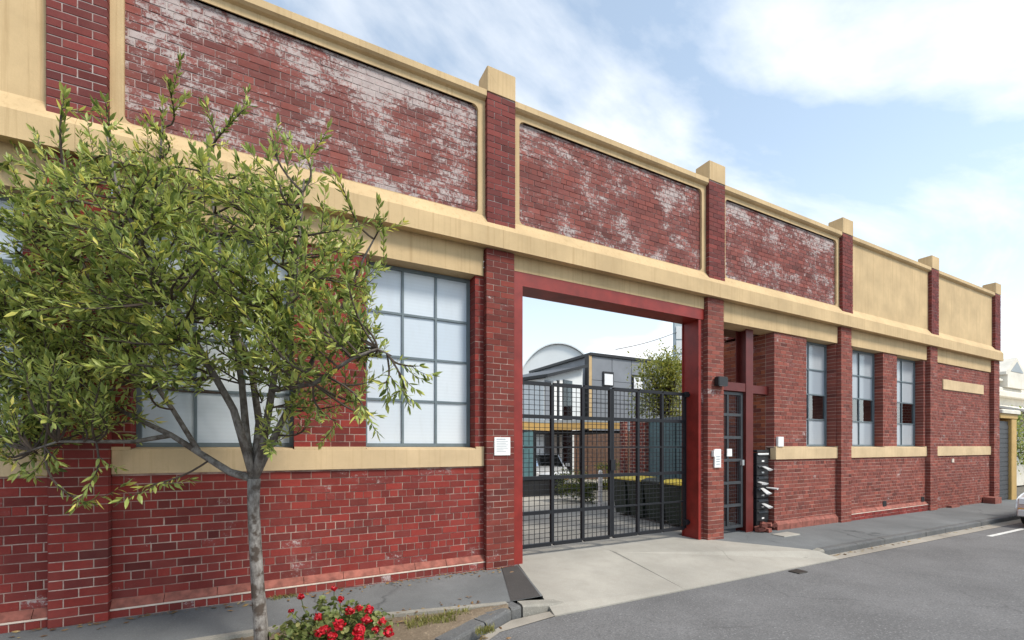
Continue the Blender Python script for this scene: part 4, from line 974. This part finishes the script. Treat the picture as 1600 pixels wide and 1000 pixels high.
# nearest leaves as objects of their own, sharing a few meshes
lm = []
for k in range(6):
    pts = leaf_pts(Vector((0,0,0)), Vector((1,0,0)), Vector((0,0,1)), 1.0, .13+.011*k, .3, .02+.05*k)
    me = bpy.data.meshes.new('leaf'); me.from_pydata([tuple(q) for q in pts], [], LF); me.materials.append(M['leaf_o']); lm.append(me)
lv = Leaves(); cnt = 0
for (p_, pts, r_) in LV:
    if cnt < 300 and rng.random() < .5:
        cnt += 1; o = bpy.data.objects.new('leaf', lm[rng.randrange(6)]); col.objects.link(o); o.parent = T
        ax = (pts[4]-pts[0]); L_ = ax.length; ax.normalize(); s_ = (pts[1]-pts[3]).normalized(); n_ = s_.cross(ax).normalized(); s_ = ax.cross(n_) * -1
        mt = Matrix(((ax.x, s_.x, n_.x), (ax.y, s_.y, n_.y), (ax.z, s_.z, n_.z))); 
        if mt.determinant() < 0: mt = Matrix(((ax.x, -s_.x, n_.x), (ax.y, -s_.y, n_.y), (ax.z, -s_.z, n_.z)))
        o.matrix_local = Matrix.Translation(p_) @ mt.to_4x4() @ Matrix.Scale(L_, 4)
    else: lv.add(pts, r_)
stuff(lv.build('foliage', M['leaf'], T))

# geranium in the bed
GB = empty('geranium_bush', (.45, -1.62, g(.4)-.05)); tag(GB, 'green geranium bush with bright red flowers beside the tree trunk', 'bush')
gl_ = Leaves(); stm = MB()
def round_leaf(p, n, r):
    n = n.normalized(); a = n.orthogonal().normalized(); b = n.cross(a); k = 8
    return [p] + [p + (a*math.cos(2*math.pi*i/k) + b*math.sin(2*math.pi*i/k))*r*rng.uniform(.8, 1.15) + n*r*rng.uniform(.05, .35) for i in range(k)], [(0, i+1, (i+1) % k+1) for i in range(k)]
GC = [(rng.uniform(0, 2*math.pi), math.sqrt(rng.random()), rng.uniform(.6, 1.1)) for _ in range(34)]
for i in range(820):
    a, q, hk = rng.choice(GC); a += rng.gauss(0, .22); q = abs(q + rng.gauss(0, .10)); hgt = .42*hk*(1-.5*min(1, q*q))
    p_ = Vector((math.cos(a)*q*.50, math.sin(a)*q*.38, rng.uniform(.25, 1)*hgt + .03*rng.gauss(0, 1)))
    if p_.z < .01: p_.z = .02
    v, f = round_leaf(p_, Vector((p_.x*.8, p_.y*.8, .5))+rv(.45), rng.uniform(.018, .034)); gl_.add(v, min(1, max(0, rng.gauss(.42, .25))), f)
    if i % 9 == 0: stm.tube([Vector((p_.x*.2, p_.y*.2, 0)), Vector((p_.x*.7, p_.y*.7, p_.z*.6)), p_], .004, 4, False)
stuff(gl_.build('foliage', M['gleaf'], GB)); stuff(stm.build('stems', M['gleaf'], GB))
def bloom(px, py, dz, r):
    c_ = at(px, py, 4.28+dz) - Vector(GB.location); fl = Leaves()
    for i in range(46):
        n = rv(1).normalized(); n.z = n.z*.9 + .1; p_ = c_ + n*r*rng.uniform(.55, 1); v, f = round_leaf(p_, n+rv(.5), r*rng.uniform(.26, .42)); fl.add(v, rng.random(), f)
    o = fl.build('flower_head', M['petal'], GB)
    MB().tube([Vector((c_.x*.5, c_.y*.5, .1)), Vector((c_.x*.9, c_.y*.9, c_.z*.7)), c_], .004, 5, False).build('flower_stem', M['gleaf'], GB)
for (px_, py_, dz, r_) in ((470, 932, .1, .032), (455, 955, .15, .026), (522, 920, .2, .028), (532, 937, .1, .034), (497, 965, -.15, .036), (547, 955, -.1, .042), (561, 950, .05, .032), (577, 953, 0, .042), (508, 984, -.25, .044), (530, 976, -.3, .05), (562, 985, -.35, .056), (573, 968, -.2, .042), (518, 996, -.35, .045), (597, 972, -.1, .036), (607, 988, -.2, .048), (497, 990, -.3, .038), (560, 998, -.4, .05), (587, 985, -.1, .036)):
    bloom(px_, py_, dz, r_)
# grass tufts by the kerb
def tuft(name, x, y, w, d, n, h, label):
    t = empty(name, (x, y, g(x)-.05)); tag(t, label, 'grass'); gs = Leaves()
    for i in range(n):
        p_ = Vector((rng.uniform(-w, w), rng.uniform(-d, d), 0)); hh_ = h*rng.uniform(.4, 1); ln = rv(.35); ln.z = 1; tip = p_ + ln*hh_; s_ = Vector((rng.uniform(-1, 1), rng.uniform(-1, 1), 0)).normalized()*.004
        md = p_.lerp(tip, .55) + Vector((0,0,.01)); gs.add([p_-s_, p_+s_, md+s_*.8, md-s_*.8, tip - Vector((0,0,.02))], rng.random(), [(0,1,2,3), (3,2,4)])
    stuff(gs.build('blades', M['grass'], t))
tuft('grass_tuft', 1.42, -1.60, .26, .10, 420, .13, 'wide pale green grass tuft behind the kerb beside the red flowers')
tuft('grass_tuft', 1.85, -2.06, .10, .05, 160, .10, 'small grass tuft growing in the gutter below the kerb corner')
tuft('grass_tuft', .95, -1.45, .12, .12, 60, .10, 'sparse dry grass between the red flowers and the wide tuft')
tuft('grass_tuft', 1.75, -1.50, .16, .06, 150, .09, 'thin grass along the bed edging near the kerb corner')
tuft('grass_tuft', .05, -.12, .13, .05, 170, .12, 'dry grass clump growing against the wall behind the tree trunk')

def blob_tree(name, label, cat, base, crown_c, rx, ry, rz, n, lm_, size, trunk_r=None):
    t = empty(name, base); tag(t, label, cat); lv_ = Leaves(); c = crown_c - Vector(base); tb = MB()
    cl_ = [c + Vector((rng.uniform(-1, 1)*rx*.75, rng.uniform(-1, 1)*ry*.75, rng.uniform(-1, 1)*rz*.8)) for _ in range(max(6, n//70))]
    for i in range(n):
        q = rng.choice(cl_) + Vector((rng.gauss(0, rx*.22), rng.gauss(0, ry*.22), rng.gauss(0, rz*.2)))
        if q.z < .02: continue
        dv = (q-c).normalized()*.6 + rv(.6); lv_.add(leaf_pts(q, dv, (Vector((0,0,1))+rv(.4)).normalized(), size*rng.uniform(.7, 1.4), size*rng.uniform(.18, .28)), min(1, max(0, rng.gauss(.45, .28))))
    if trunk_r:
        tb.tube([Vector((0,0,0)), Vector((c.x*.6, c.y*.6, c.z*.6)), c], [trunk_r, trunk_r*.8, trunk_r*.4], 8)
        for q in cl_: tb.tube([c*.75, (c*.75).lerp(q, .6)+Vector((0,0,.05)), q], [trunk_r*.45, trunk_r*.25, .006], 5)
        tb.build('trunk', M['twig'], t, smooth=True)
    stuff(lv_.build('crown' if trunk_r else 'foliage', lm_, t)); return t
p = at(1040, 697, 15.5)
blob_tree('yard_tree', 'yellow green tree rising behind the courtyard wing', 'tree', (p.x, p.y, -.03), at(1040, 605, 15.5), .95, .8, 1.25, 5200, M['leaf2'], .11, .07)
p = at(892, 697, 15.2); blob_tree('hedge_shrub', 'dark green shrub in the courtyard beside the low white wall', 'shrub', (p.x, p.y, -.03), Vector((p.x, p.y, .55)), .55, .5, .5, 1500, M['hedge'], .08)
p = at(915, 697, 14.8); blob_tree('hedge_shrub', 'green shrub left of the white bollard', 'shrub', (p.x, p.y, -.03), Vector((p.x, p.y, .48)), .35, .4, .42, 900, M['hedge'], .08)
p = at(952, 697, 16.5); blob_tree('hedge_shrub', 'pale yellow green shrub right of the white bollard', 'shrub', (p.x, p.y, -.03), Vector((p.x, p.y, .75)), .35, .35, .45, 800, M['leaf2'], .08)
blob_tree('garden_tree', 'green bushy tree beyond the ochre portal at the street end', 'tree', (25.6, .5, g(26)), Vector((25.6, .5, 2.1)), .7, .7, 1.0, 2600, M['leaf'], .11, .07)

def litter(name, label, n, fn):
    lt = Leaves()
    for i in range(n):
        x, y = fn(); z = g(x) + .006 + (-.022*min(1, -y/1.4) if y > -1.5 else (-.155 if y > -2.4 else -.15))
        L_ = rng.uniform(.03, .08); a = rng.uniform(0, 6.28); dv = Vector((math.cos(a), math.sin(a), rng.uniform(0, .25)))
        lt.add(leaf_pts(Vector((x, y, z)), dv, (Vector((0,0,1))+rv(.3)).normalized(), L_, L_*.2, .3, .1), rng.random())
    o = lt.build(name, M['litter'], None); tag(o, label, 'litter'); stuff(o)
M['litter'] = leaf('dry_litter', True, (.10, .05, .025), (.26, .15, .06), (.45, .34, .12), .1)
litter('leaf_litter', 'scattered dry fallen leaves along the foot of the brick wall', 170, lambda: (rng.uniform(-2.3, 3.0), -.075 - abs(rng.gauss(0, .12))))
litter('leaf_litter', 'brown fallen leaves lying on the planting bed around the tree', 260, lambda: (rng.uniform(-2.2, 2.2), rng.uniform(-2.1, -1.1)))
litter('leaf_litter', 'dry leaves and grit caught in the gutter by the driveway', 90, lambda: ((lambda t: (8.9 + t*12, KF - .03 - abs(rng.gauss(0, .05))))(rng.random()**1.6)))
